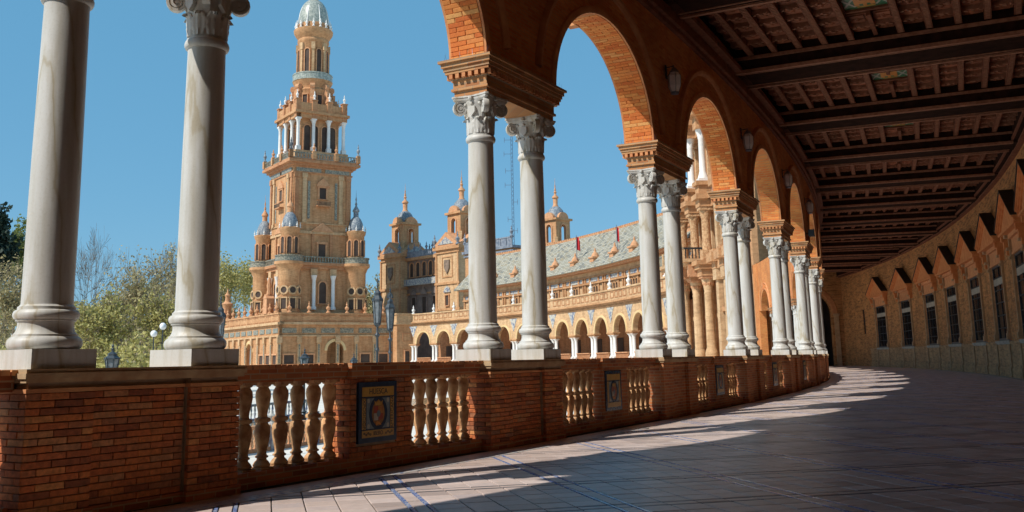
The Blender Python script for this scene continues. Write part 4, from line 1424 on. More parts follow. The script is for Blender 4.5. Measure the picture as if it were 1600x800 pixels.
# ================================================================ OUTSIDE THE GALLERY
GZ = -2.2
g = MB().add([(-4000, -4000, GZ), (4000, -4000, GZ), (4000, 4000, GZ), (-4000, 4000, GZ)], [(0, 1, 2, 3)])
tag(part(None, 'plaza_ground', g, 'paving'), 'pale paved plaza ground below the gallery', None, None, 'structure')
loc, a = fr(20)
tag(part(None, 'canal_water', MB().box(-32.5, -20.8, -70, 60, GZ, GZ + 0.012, 40).bend(), 'water', None, loc, a), 'greenish canal water beyond the plaza railing', None, None, 'structure')

def canal_rail(n, s0, s1, step, mat, railmat, name, label, postmat):
    sm = (s0 + s1) / 2
    loc, a = fr(sm, 0, GZ)
    t = thing(name, label, 'railing', loc, a)
    part(t, 'rail', MB().box(n - 0.14, n + 0.14, s0 - sm, s1 - sm, 0.86, 1.0, 30).bend(), railmat)
    part(t, 'kerb', MB().box(n - 0.17, n + 0.17, s0 - sm, s1 - sm, 0.0, 0.14, 30).bend(), railmat)
    bm = MB().lathe([(0.07, 0.14), (0.05, 0.2), (0.04, 0.24), (0.08, 0.42), (0.045, 0.5), (0.075, 0.62), (0.045, 0.78), (0.07, 0.86)], 8).mesh('baluster', mat, 40)
    pm = MB().box(-0.2, 0.2, -0.2, 0.2, 0, 1.06).lathe([(0.12, 1.06), (0.06, 1.12), (0.16, 1.26), (0.17, 1.34), (0.06, 1.44), (0.04, 1.52), (0.001, 1.58)], 10).mesh('post', postmat, 40)
    s, i = s0, 0
    while s < s1:
        (bx, by), ba = bent(n, s - sm)
        obj('post' if i % 12 == 0 else 'baluster', pm if i % 12 == 0 else bm, t, (bx, by, 0), ba)
        s += step
        i += 1
canal_rail(-20.2, -6, 30, 0.27, 'far_terracotta', 'far_terracotta', 'canal_railing', 'low terracotta railing along the canal, glimpsed between the balusters', 'azulejo_blue')
canal_rail(-33.0, -10, 50, 0.5, 'azulejo_blue', 'azulejo_blue', 'bridge_railing', 'blue and white ceramic railing across the canal', 'far_marble')

# ---------------------------------------------------------------- street lamps
def lamp_meshes():
    post = MB().lathe([(0.30, 0.0), (0.30, 0.25), (0.24, 0.3), (0.20, 0.55), (0.24, 0.62), (0.16, 0.8), (0.10, 1.0), (0.15, 1.1), (0.10, 1.2), (0.075, 1.5), (0.07, 1.8), (0.11, 1.86), (0.07, 1.92), (0.055, 3.7), (0.10, 3.78), (0.055, 3.88), (0.05, 4.2), (0.12, 4.3), (0.05, 4.38), (0.045, 4.6)], 12)
    glass = MB().lathe([(0.13, 4.72), (0.21, 5.5)], 6)
    cage = MB()
    for i in range(6):
        c, s = math.cos(PI / 3 * i), math.sin(PI / 3 * i)
        cage.tube((0.14 * c, 0.14 * s, 4.7), (0.222 * c, 0.222 * s, 5.52), 0.018, 0.018, 4)
        cage.tube((0.24 * c, 0.24 * s, 5.5), (0.25 * c, 0.25 * s, 5.66), 0.02, 0.004, 4)
    cage.lathe([(0.05, 4.58), (0.15, 4.66), (0.15, 4.72), (0.10, 4.74)], 6)
    cap = MB().lathe([(0.25, 5.5), (0.25, 5.56), (0.18, 5.66), (0.15, 5.7), (0.15, 5.8), (0.10, 5.86), (0.04, 5.92), (0.03, 6.0), (0.055, 6.06), (0.02, 6.14), (0.05, 6.22), (0.008, 6.35), (0.004, 6.55)], 6)
    return [('post', post.mesh('post', 'lamp_iron', 40)), ('glass', glass.mesh('glass', 'lamp_glass')), ('cage', cage.mesh('cage', 'lamp_iron')), ('cap', cap.mesh('cap', 'lamp_iron'))]
plain('lamp_glass', (0.13, 0.16, 0.18), (0.26, 0.29, 0.31), 6, 0.15)
LM = lamp_meshes()
for x, y, sc, lb in ((-4.92, 35, 1.0, 'taller dark iron street lamp of the two standing before the pavilion'), (-4.87, 38.2, 0.98, 'shorter dark iron street lamp just behind the taller one'),
                     (-14.78, 36, 0.66, 'dark lantern peeping over the parapet between the first two columns'), (-11.8, 55, 0.66, 'dark lantern over the parapet in front of the tower podium'),
                     (-10.86, 36, 0.925, 'dark street lamp half hidden behind the second column'), (-11.5, 70, 0.63, 'small dark lantern over the parapet beside the podium arch')):
    t = thing('street_lamp', lb, 'street lamp', (x, y, GZ), rng.uniform(0, 1), 'iron street lamps of the plaza')
    for nm, me in LM:
        o = obj(nm, me, t)
    t.scale = (1 if sc > 0.9 else 1.15, 1 if sc > 0.9 else 1.15, sc)
    if sc > 0.9:
        t.scale = (0.82, 0.82, sc)
GP = MB().lathe([(0.12, 0), (0.08, 0.4), (0.05, 0.6), (0.04, 5.2), (0.08, 5.3)], 8).mesh('post', 'lamp_iron', 40)
GG = MB().lathe([(0.22 * math.sin(PI * i / 10) + 0.001, 5.5 - 0.22 * math.cos(PI * i / 10)) for i in range(11)], 14).mesh('globe', 'globe', 60)
for x, y, h, lb in ((-24.0, 65, 1.0, 'lower white globe lamp among the trees beside the second column'), (-23.6, 65.5, 1.09, 'higher white globe lamp among the trees beside the second column')):
    t = thing('globe_lamp', lb, 'street lamp', (x, y, GZ), 0, 'white globe lamps')
    obj('post', GP, t)
    obj('globe', GG, t)
    t.scale = (1, 1, h)

# ---------------------------------------------------------------- parts shared by the far buildings
def finial(h, r, seg=8):
    return MB().lathe([(r, 0), (r, 0.08 * h), (0.5 * r, 0.14 * h), (0.45 * r, 0.22 * h), (0.95 * r, 0.36 * h), (1.0 * r, 0.46 * h), (0.4 * r, 0.58 * h), (0.3 * r, 0.66 * h), (0.5 * r, 0.72 * h), (0.2 * r, 0.82 * h), (0.28 * r, 0.88 * h), (0.03 * r, h)], seg)

def arched(w, h, d, seg=10):
    """round-headed plate in the yz plane, width w, full height h, thickness d towards -x, foot at z = 0"""
    pts = [(-w / 2, 0), (w / 2, 0)] + [(w / 2 * math.cos(PI * i / seg), h - w / 2 + w / 2 * math.sin(PI * i / seg)) for i in range(seg + 1)]
    return MB().prism(pts, -d, 0.0)

def arched_frame(w, h, t, d, seg=10):
    m = MB()
    for sg in (-1, 1):
        m.box(-d, 0, sg * (w / 2 + t / 2) - t / 2, sg * (w / 2 + t / 2) + t / 2, 0, h - w / 2)
    pts = [((0, -w / 2 * math.cos(PI * i / seg), h - w / 2 + w / 2 * math.sin(PI * i / seg)), (0, -math.cos(PI * i / seg), math.sin(PI * i / seg)), (1, 0, 0)) for i in range(seg + 1)]
    return m.sweep(pts, [(0, 0), (0, -d), (t, -d), (t, 0)])

_WC = {}
def far_window(root, x, y, z, w, h, arch=True, rz=0.0, mat='far_opening', fmat='far_terracotta', t=None, base=(0, 0)):
    """window on a face that looks towards -x after turning by rz; frame proud of the wall, opening inside it"""
    t = t or max(0.14, 0.14 * w)
    key = (round(w, 2), round(h, 2), arch, mat, fmat, round(t, 2))
    if key not in _WC:
        if arch:
            fm = arched_frame(w, h, t, 0.28)
            pm = arched(w, h, 0.06)
        else:
            fm = MB().box(-0.28, 0, -w / 2 - t, -w / 2, 0, h).box(-0.28, 0, w / 2, w / 2 + t, 0, h).box(-0.34, 0, -w / 2 - t * 1.3, w / 2 + t * 1.3, h, h + t * 1.2)
            pm = MB().box(-0.06, 0, -w / 2, w / 2, 0, h)
        sill = MB().box(-0.42, 0, -w / 2 - t * 1.4, w / 2 + t * 1.4, -0.18, 0)
        _WC[key] = (fm.mesh('window', fmat), pm.mesh('pane', mat), sill.mesh('sill', fmat))
    f, p, s = _WC[key]
    q = Matrix.Rotation(rz, 4, 'Z') @ Vector((x, y, z))
    o = obj('window', f, root, q, rz)
    obj('pane', p, o)
    obj('sill', s, o)
    return o

def on_faces(root, name, mb, mat, rots, smooth=None):
    me = mb.mesh(name, mat, smooth)
    return [obj(name, me, root, (0, 0, 0), r) for r in rots]

# ---------------------------------------------------------------- curved palace wing across the plaza
WB = 8.05
wing = thing('palace_wing', 'curved two-storey palace wing with white-columned arches and a tiled roof', 'building')
def wing_meshes():
    d = {}
    hb = WB / 2
    d['arch'] = (arch_wall(hb, 2.6, 2.6, 5.2, 5.2, 9.7, -0.35, 0.35, 24).bend(), 'far_brick_pale')
    ring = MB().sweep(arc_pts(2.6, 2.6, 5.2, -0.35, 24), [(0, 0.0), (0, -0.18), (0.30, -0.22), (0.34, 0.0)])
    d['archivolt'] = (ring.bend(), 'far_archivolt')
    d['cornice'] = (MB().box(-0.8, 0.4, -hb, hb, 9.7, 9.95, 3).box(-1.05, 0.4, -hb, hb, 9.95, 10.2, 3).box(-0.5, 0.4, -hb, hb, 9.35, 9.5, 3).bend(), 'far_brick')
    par = MB().box(-0.5, 0.0, -hb, hb, 10.2, 11.85, 3).box(-0.68, 0.05, -hb, hb, 11.85, 12.1, 3).box(-0.62, 0.0, -hb, hb, 10.2, 10.5, 3)
    d['parapet'] = (par.bend(), 'far_brick_pale')
    pn = MB()
    for c in (-2.7, -0.9, 0.9, 2.7):
        pn.box(-0.58, -0.5, c - 0.7, c + 0.7, 10.65, 10.78).box(-0.58, -0.5, c - 0.7, c + 0.7, 11.55, 11.68).box(-0.58, -0.5, c - 0.7, c - 0.57, 10.78, 11.55).box(-0.58, -0.5, c + 0.57, c + 0.7, 10.78, 11.55)
    d['parapet_frame'] = (pn.bend(), 'far_brick_deep')
    d['upper_wall'] = (MB().box(2.4, 3.0, -hb, hb, 10.2, 16.2, 3).bend(), 'far_brick_pale')
    up = MB().box(2.0, 2.4, -hb, hb, 14.0, 14.3, 3).box(2.15, 2.4, -hb, hb, 15.2, 15.4, 3)
    for c in (-3.6, -1.75, 1.75, 3.6):
        up.box(2.15, 2.4, c - 0.22, c + 0.22, 10.4, 15.2)
    d['string_course'] = (up.bend(), 'far_brick')
    d['frieze_tiles'] = (MB().box(2.3, 2.4, -1.5, 1.5, 14.45, 15.1).box(2.3, 2.4, 2.0, 3.3, 14.45, 15.1).box(2.3, 2.4, -3.3, -2.0, 14.45, 15.1).bend(), 'azulejo_blue')
    d['eave'] = (MB().box(1.2, 3.0, -hb, hb, 16.2, 16.45, 3).box(0.8, 3.0, -hb, hb, 16.45, 16.7, 3).bend(), 'far_terracotta')
    d['podium'] = (MB().box(-1.2, 8.0, -hb, hb, GZ, 1.05, 3).bend(), 'far_brick')
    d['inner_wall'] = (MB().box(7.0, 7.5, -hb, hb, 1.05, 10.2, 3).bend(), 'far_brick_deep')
    d['inner_ceiling'] = (MB().box(0.35, 7.0, -hb, hb, 9.5, 9.9, 3).bend(), 'wood_dark')
    d['spandrel_tiles'] = (MB().prism([(4.02, 6.7), (4.5, 7.5), (5.0, 8.5), (5.55, 9.2), (2.5, 9.2), (3.05, 8.5), (3.55, 7.5)], -0.41, -0.35).bend(), 'azulejo_blue')
    dr = MB().box(6.9, 7.0, -1.1, 1.1, 1.05, 4.6)
    d['doorway'] = (dr.bend(), 'far_opening')
    bal = MB().box(-0.45, 0.0, -2.6, 2.6, 1.9, 2.05)
    for i in range(14):
        bal.box(-0.3, -0.15, -2.5 + i * 0.385 - 0.08, -2.5 + i * 0.385 + 0.08, 1.05, 1.9)
    d['balustrade'] = (bal.bend(), 'far_terracotta')
    return {k: m.mesh(k, mt) for k, (m, mt) in d.items()}
plain('far_archivolt', (0.66, 0.46, 0.22), (0.75, 0.56, 0.3), 0.5, 0.85)
WM = wing_meshes()
WCOL = MB().box(-0.42, 0.42, -0.42, 0.42, 1.05, 1.35).lathe([(0.40, 1.35), (0.42, 1.45), (0.30, 1.6), (0.29, 4.1), (0.34, 4.15), (0.30, 4.22), (0.44, 4.7)], 12).box(-0.45, 0.45, -0.45, 0.45, 4.66, 4.78).mesh('column', 'far_marble', 40)
WIMP = MB().box(-0.5, 0.5, -1.35, 1.35, 4.78, 5.0).box(-0.62, 0.62, -1.45, 1.45, 5.0, 5.2).mesh('impost', 'far_brick')
WFIN = finial(2.0, 0.42).mesh('urn', 'far_marble', 50)
WDOR = MB().box(-0.75, 0.9, -0.75, 0.75, 0, 1.5).box(-0.95, 0.9, -0.95, 0.95, 1.5, 1.75).lathe([(0.8, 1.75), (0.55, 2.3), (0.2, 2.7), (0.22, 2.9), (0.02, 3.4)], 8).mesh('pinnacle', 'far_terracotta', 40)
UW = arched(0.85, 1.9, 0.1)
for i in range(14):
    s = 121.0 + WB * i
    loc, a = fr(s)
    low = s > 212          # the last bays are a terrace in front of the pavilion
    for nm, me in WM.items():
        if not (low and nm in ('upper_wall', 'string_course', 'frieze_tiles', 'eave')):
            obj(nm, me, wing, loc, a)
    for off in (-0.62, 0.62):
        l2, a2 = fr(s + WB / 2 + off)
        obj('column', WCOL, wing, l2, a2)
    l2, a2 = fr(s + WB / 2)
    obj('impost', WIMP, wing, l2, a2)
    l2, a2 = fr(s + WB / 2, -0.3, 12.1)
    obj('urn', WFIN, wing, l2, a2)
    l2, a2 = fr(s, 2.6, 17.0)
    if low:
        part(wing, 'terrace', MB().box(0.35, 8.0, -WB / 2, WB / 2, 9.9, 10.25), 'far_brick_deep', None, loc, a)
        continue
    obj('pinnacle', WDOR, wing, l2, a2)
    for c in (-1.05, 0, 1.05):
        l2, a2 = fr(s + c, 2.4, 11.75)
        if 'uw' not in _WC:
            _WC['uw'] = (arched_frame(0.75, 1.85, 0.14, 0.2).mesh('window', 'far_brick'), arched(0.75, 1.85, 0.05).mesh('pane', 'far_opening'))
        o = obj('window', _WC['uw'][0], wing, l2, a2)
        obj('pane', _WC['uw'][1], o)
rs0, rs1 = 117.0, 215.0
rm = (rs0 + rs1) / 2
loc, a = fr(rm)
v, f = [], []
k = 40
for i in range(k + 1):
    s = (rs1 - rs0) * (i / k - 0.5)
    v += [(0.6, s, 16.72), (9.6, s, 24.6), (18.6, s, 16.72), (0.6, s, 16.5), (18.6, s, 16.5)]
for i in range(k):
    p, q = 5 * i, 5 * i + 5
    f += [(p, q, q + 1, p + 1), (p + 1, q + 1, q + 2, p + 2), (p, p + 3, q + 3, q), (p + 2, q + 2, q + 4, p + 4)]
f += [(0, 1, 2, 4, 3), (5 * k, 5 * k + 3, 5 * k + 4, 5 * k + 2, 5 * k + 1)]
rf = part(wing, 'roof', MB().add(v, f).bend(), 'roof_tiles', None, loc, a)
rd = MB()
for i in range(150):
    s = (rs1 - rs0) * ((i + 0.5) / 150 - 0.5)
    rd.box(9.4, 9.8, s - 0.2, s + 0.2, 24.5, 24.95)
rd.box(9.45, 9.75, -(rs1 - rs0) / 2, (rs1 - rs0) / 2, 24.4, 24.7, 40)
part(rf, 'ridge_tiles', rd.bend(), 'far_terracotta')['kind'] = 'stuff'

# flags on the wing roof
for s, n, z0, h, w, cols, lb in ((168.6, 2.6, 19.0, 4.6, 0.95, ('flag_red',), 'limp red flag on the wing roof right of the second column pair'), (152.2, 2.6, 19.0, 4.2, 0.6, ('flag_red',), 'small red flag on the wing roof near the third column pair'),
                                 (189.0, 2.6, 19.0, 5.0, 1.2, ('flag_red', 'flag_yellow', 'flag_red'), 'red and yellow flag on the wing roof between the second pair of columns')):
    loc, a = fr(s, n, z0)
    t = thing('flag', lb, 'flag', loc, 0.4, 'flags on the wing roof')
    part(t, 'pole', MB().tube((0, 0, 0), (0, 0, h), 0.07, 0.05, 6), 'steel')
    for j, c in enumerate(cols):
        mb = MB()
        hh = 2.6 / len(cols)
        v, f = [], []
        for q in range(9):
            u = q / 8
            x = 0.06 + u * w * 0.75
            y = 0.22 * math.sin(u * 9)
            zt = h - 0.1 - j * hh - 1.0 * u
            v += [(x, y, zt), (x + 0.05, y + 0.05, zt - hh * (1 - 0.25 * u))]
        f = [(2 * q, 2 * q + 2, 2 * q + 3, 2 * q + 1) for q in range(8)]
        n0 = len(v)
        v += [(p[0], p[1] + 0.02, p[2]) for p in v]
        f += [tuple(n0 + z for z in reversed(g_)) for g_ in f]
        part(t, 'cloth', mb.add(v, f), c)

# ---------------------------------------------------------------- turreted pavilion
def turret(root, x, y, z, sc=1.0, name='turret', dome='blue_dome'):
    """square belfry with an arch on each side, scrolls, drum, dome and spire"""
    sub = part(root, name, MB().box(-2.7, 2.7, -2.7, 2.7, 0, 1.0), 'far_brick', None, (x, y, z))
    part(sub, 'turret_cornice', MB().box(-2.9, 2.9, -2.9, 2.9, 6.4, 6.9), 'far_brick')
    sub.scale = (sc, sc, sc)
    pd = MB()
    for r in range(4):
        m = MB().prism([(-1.7 * math.cos(PI * i / 8), 6.9 + 1.5 * math.sin(PI * i / 8)) for i in range(9)], -2.7, -2.0).rz(r * PI / 2)
        pd.join(m)
    part(sub, 'lunette', pd, 'far_terracotta')
    sc_ = MB()
    for r in range(4):
        m = MB()
        for i, (o, h) in enumerate(((2.6, 3.4), (3.2, 2.2), (3.8, 1.2))):
            m.box(o - 0.3, o + 0.4, -0.35, 0.35, 0, h)
        sc_.join(m.rz(PI / 4 + r * PI / 2))
    part(sub, 'scroll_buttress', sc_, 'far_brick_pale')
    for r in range(4):
        part(sub, 'belfry_wall', arch_wall(2.4 if r % 2 else 1.9, 0.8, 0.8, 4.6, 1.0, 6.4, -2.4, -1.9, 10).rz(r * PI / 2), 'far_brick')
        part(sub, 'belfry_frame', arched_frame(1.6, 4.4, 0.3, 0.2).mv(-2.4, 0, 1.0).rz(r * PI / 2), 'far_terracotta')
    part(sub, 'dome', MB().lathe([(2.2, 6.9), (2.25, 7.6), (2.1, 8.4), (1.7, 9.2), (1.2, 9.8), (0.9, 10.0)], 16), dome, 50)
    part(sub, 'spire', MB().lathe([(0.8, 9.9), (0.75, 10.2), (0.55, 10.5), (0.6, 12.0), (0.85, 12.2), (0.8, 12.5), (0.3, 13.0), (0.25, 13.4), (0.42, 13.6), (0.2, 14.0), (0.28, 14.3), (0.1, 14.8), (0.16, 15.1), (0.06, 15.6), (0.02, 17.2)], 10), 'far_terracotta', 40)
    return sub
plain('far_stone_dark', (0.16, 0.12, 0.09), (0.28, 0.2, 0.15), 1.5, 0.9, 0.8, 0.1, fine=5)
plain('far_shaded_centre', (0.20, 0.15, 0.125), (0.32, 0.24, 0.2), 0.7, 0.9, 0.5, 0.05, fine=4)  # pavilion's recessed centre, its shade mixed into this darker grey-brown

SP = 231.0
loc, a = fr(SP)
loc = (loc[0] * 1.2, loc[1] * 1.2, -0.22)
pav = thing('turreted_pavilion', 'brick pavilion with two domed turrets behind the wing terrace', 'building', loc, a)
pav.scale = (1.2, 1.2, 1.2)
for s0, s1, lab in ((-15.5, -7, 'r'), (7, 15.5, 'l')):
    blk = part(pav, 'block', MB().box(2.0, 11, s0, s1, GZ, 27.4), 'far_brick_pale')
    c = (s0 + s1) / 2
    part(pav, 'block_cornice', MB().box(1.4, 11.5, s0 - 0.6, s1 + 0.6, 26.4, 27.2), 'far_brick')
    for d_, z0_, z1_ in ((0.3, 25.6, 25.9), (0.3, 18.4, 18.9), (0.2, 12.5, 13.0)):
        part(pav, 'string_course', MB().box(2.0 - d_, 11 + d_, s0 - d_, s1 + d_, z0_, z1_), 'far_brick')
    hw_ = (s1 - s0) / 2
    part(pav, 'gable', MB().prism([(s0 - 0.6, 27.2), (s1 + 0.6, 27.2), (c, 30.4)], 1.5, 11), 'far_terracotta')
    part(pav, 'gable_tiles', MB().prism([(s0 + 1.4, 27.6), (s1 - 1.4, 27.6), (c, 29.3)], 1.38, 1.5), 'azulejo_blue')
    g2 = MB().prism([(-hw_ - 0.5, 27.2), (hw_ + 0.5, 27.2), (0, 30.3)], -hw_ - 0.55, hw_ + 0.55).rz(PI / 2).mv(6.4, c, 0)
    part(pav, 'side_gable', g2, 'far_terracotta')
    g3 = MB().prism([(-hw_ + 1.6, 27.6), (hw_ - 1.6, 27.6), (0, 29.2)], -hw_ - 0.67, -hw_ - 0.55).rz(PI / 2).mv(6.4, c, 0)
    part(pav, 'side_gable_tiles', g3, 'azulejo_blue')
    for e in (s0, s1):
        part(pav, 'pilaster', MB().box(1.75, 2.0, e - 0.5 if e == s1 else e - 0.0, e + 0.0 if e == s1 else e + 0.5, GZ, 25.6), 'far_brick')
    # crest panels
    fr_ = MB().box(1.85, 2.0, c - 1.9, c + 1.9, 20.0, 20.25).box(1.85, 2.0, c - 1.9, c + 1.9, 24.6, 24.85).box(1.85, 2.0, c - 1.9, c - 1.65, 20.25, 24.6).box(1.85, 2.0, c + 1.65, c + 1.9, 20.25, 24.6)
    part(pav, 'crest_frame', fr_, 'far_brick')
    part(pav, 'crest', MB().prism([(c - 0.9, 24.0), (c + 0.9, 24.0), (c + 0.95, 22.2), (c, 20.8), (c - 0.95, 22.2)], 1.7, 2.0), 'far_stone_dark')
    s_ = -hw_ - 0.0
    fs = MB().box(4.6, 8.2, s0 - 0.15, s0, 20.0, 20.25).box(4.6, 8.2, s0 - 0.15, s0, 24.6, 24.85).box(4.6, 4.85, s0 - 0.15, s0, 20.25, 24.6).box(7.95, 8.2, s0 - 0.15, s0, 20.25, 24.6)
    part(pav, 'crest_frame', fs, 'far_brick')
    part(pav, 'crest', MB().prism([(-0.9, 24.0), (0.9, 24.0), (0.95, 22.2), (0, 20.8), (-0.95, 22.2)], -0.3, 0).rz(PI / 2).mv(6.4, s0, 0), 'far_stone_dark')
    far_window(pav, 2.0, c, 13.6, 1.2, 2.3, False)
    part(pav, 'aedicule', MB().prism([(c - 1.2, 16.6), (c + 1.2, 16.6), (c + 0.8, 17.6), (c, 18.0), (c - 0.8, 17.6)], 1.7, 2.0), 'azulejo_blue')
    turret(pav, 6.4, c, 28.4, 1.0)
    for cx_ in (1.6, 10.8):
        for cs in (s0, s1):
            part(pav, 'finial', finial(3.0, 0.5), 'blue_dome', 40, (cx_, cs, 27.2))
part(pav, 'centre_block', MB().box(4.0, 11.5, -7, 7, GZ, 26.0), 'far_shaded_centre')
for d_, z0_, z1_ in ((0.7, 25.3, 26.0), (0.4, 20.3, 20.7), (0.3, 17.0, 17.4)):
    part(pav, 'string_course', MB().box(4.0 - d_, 11.5, -7, 7, z0_, z1_), 'far_brick')
par = MB().box(3.4, 3.8, -7, 7, 26.0, 27.4)
part(pav, 'parapet', par, 'slate_parapet')
for i in range(6):
    part(pav, 'finial', finial(2.0, 0.35), 'slate_parapet', 40, (3.6, -6 + i * 2.4, 27.4))
for c in (-5.0, -2.5, 0, 2.5, 5.0):
    far_window(pav, 4.0, c, 21.3, 1.5, 3.4)
part(pav, 'balcony', MB().box(2.9, 4.0, -7, 7, 19.2, 19.5).box(2.9, 3.05, -7, 7, 19.5, 20.7), 'azulejo_blue')
for c in (-4.2, 0, 4.2):
    far_window(pav, 4.0, c, 11.9, 1.6, 4.4, False, fmat='far_shaded_centre')
    part(pav, 'aedicule', MB().prism([(c - 1.4, 16.9), (c + 1.4, 16.9), (c, 18.6)], 3.6, 4.0), 'far_shaded_centre')

# ---------------------------------------------------------------- things rising behind the wing roof
loc, a = fr(188, 20)
rt = thing('rooftop_turret', 'lone domed brick turret rising behind the tiled wing roof', 'turret', (10.4, 231, 0), 0.75)
part(rt, 'shaft', MB().box(-2.9, 2.9, -2.9, 2.9, GZ, 27.5), 'far_brick')
turret(rt, 0, 0, 27.5, 0.98)
rb = thing('rear_block', 'flat-roofed block with dark balustrade behind the wing roof', 'building', (-1.5, 236, 0), 0.72)
part(rb, 'wall', MB().box(-6, 6, -9, 9, GZ, 27.0), 'far_brick')
part(rb, 'cornice', MB().box(-6.6, 6.6, -9.6, 9.6, 27.0, 27.6).box(-6.3, 6.3, -9.3, 9.3, 26.2, 26.6), 'slate_parapet')
for i in range(9):
    part(rb, 'parapet_panel', MB().box(-6.3, -6.0, -9 + 2 * i + 0.1, -7.2 + 2 * i + 0.1, 27.6, 29.4), 'slate_parapet')
part(rb, 'coping', MB().box(-6.4, -5.9, -9.3, 9.3, 29.4, 29.7), 'slate_parapet')
for i in range(3):
    part(rb, 'finial', finial(2.6, 0.45), 'slate_parapet', 40, (-6.2, -8.8 + i * 8.8, 29.7))
ms = thing('radio_mast', 'thin lattice radio mast with short cross arms against the sky', 'mast', (0.0, 330, GZ))
lat = MB()
for q in range(3):
    b = q * 2 * PI / 3
    lat.tube((0.55 * math.cos(b), 0.55 * math.sin(b), 0), (0.4 * math.cos(b), 0.4 * math.sin(b), 84), 0.09, 0.07, 4)
part(ms, 'legs', lat, 'steel')
br = MB()
for i in range(56):
    z = 1.5 * i
    for q in range(3):
        b, c = q * 2 * PI / 3, (q + 1) * 2 * PI / 3
        br.tube((0.5 * math.cos(b), 0.5 * math.sin(b), z), (0.5 * math.cos(c), 0.5 * math.sin(c), z + 1.5), 0.05, 0.05, 3)
part(ms, 'bracing', br, 'steel')
for i, (z, w) in enumerate(((47, 1.6), (51, -1.6), (57, 1.8), (63, -2.4), (68, -2.2), (74, -2.6), (79, -2.4))):
    part(ms, 'antenna', MB().tube((0, 0, z), (w, 0, z), 0.07, 0.07, 4).tube((w, 0, z - 0.9), (w, 0, z + 0.9), 0.07, 0.07, 4), 'steel')

# ---------------------------------------------------------------- the tall corner tower
TR = rad(34.4)
tw = thing('bell_tower', 'tall tiered brick tower with corner turrets, white-columned belvedere and tiled dome', 'tower', (-55.66, 263.0, 0), TR)
tw.scale = (1.0, 1.0, 1.012)
FACES = (0, PI / 2, PI, -PI / 2)              # a part built on the side that looks to -x, turned about the tower
VF = (0, PI / 2)                              # the two sides in view: -x (sunlit) and -y
def tf(name, mb, mat, rots=VF, smooth=None):
    return on_faces(tw, name, mb, mat, rots, smooth)
part(tw, 'lower_shaft', MB().box(-9.2, 9.2, -9.2, 9.2, GZ, 26.6), 'far_brick')
part(tw, 'upper_shaft', MB().box(-8.3, 8.3, -8.3, 8.3, 26.6, 52.5), 'far_brick')
# string courses and cornices
for h_, z0_, z1_ in ((8.7, 34.6, 35.3), (8.55, 37.2, 37.5), (9.5, 14.0, 14.8)):
    part(tw, 'string_course', MB().box(-h_, h_, -h_, h_, z0_, z1_), 'far_brick_pale')
part(tw, 'gallery_slab', MB().box(-10.4, 10.4, -10.4, 10.4, 26.2, 26.9).box(-9.8, 9.8, -9.8, 9.8, 25.3, 26.2), 'far_brick_deep')
part(tw, 'crown_frieze', MB().box(-8.6, 8.6, -8.6, 8.6, 50.6, 51.0).box(-8.7, 8.7, -8.7, 8.7, 52.0, 52.5).box(-9.3, 9.3, -9.3, 9.3, 52.5, 53.2).box(-10.2, 10.2, -10.2, 10.2, 53.2, 53.9).box(-9.9, 9.9, -9.9, 9.9, 53.9, 54.3), 'far_brick_deep')
tf('frieze_tiles', MB().box(-8.68, -8.3, -7.6, -0.6, 51.0, 52.0).box(-8.68, -8.3, 0.6, 7.6, 51.0, 52.0), 'azulejo_green')
def rail(x, half, z, n):
    m = MB().box(x - 0.15, x + 0.15, -half, half, z + 1.35, z + 1.6).box(x - 0.15, x + 0.15, -half, half, z, z + 0.2)
    for i in range(n):
        y = -half + (i + 0.5) * 2 * half / n
        m.box(x - 0.09, x + 0.09, y - 0.14, y + 0.14, z + 0.2, z + 1.35)
    return m
tf('gallery_rail', rail(-10.1, 10.2, 26.9, 26), 'azulejo_green', FACES)
tf('crown_rail', rail(-9.7, 9.6, 54.3, 24), 'azulejo_green', FACES)
for r in VF:
    for c in (-9.7, -3.2, 3.2, 9.7):
        q = Matrix.Rotation(r, 4, 'Z') @ Vector((-9.7, c, 54.3))
        part(tw, 'rail_pier', MB().box(-0.5, 0.5, -0.5, 0.5, 0, 2.0), 'far_brick', None, q, r)
        part(tw, 'finial', finial(3.4 if abs(c) > 9 else 2.4, 0.5), 'blue_dome' if abs(c) > 9 else 'far_terracotta', 40, q + Vector((0, 0, 2.0)))
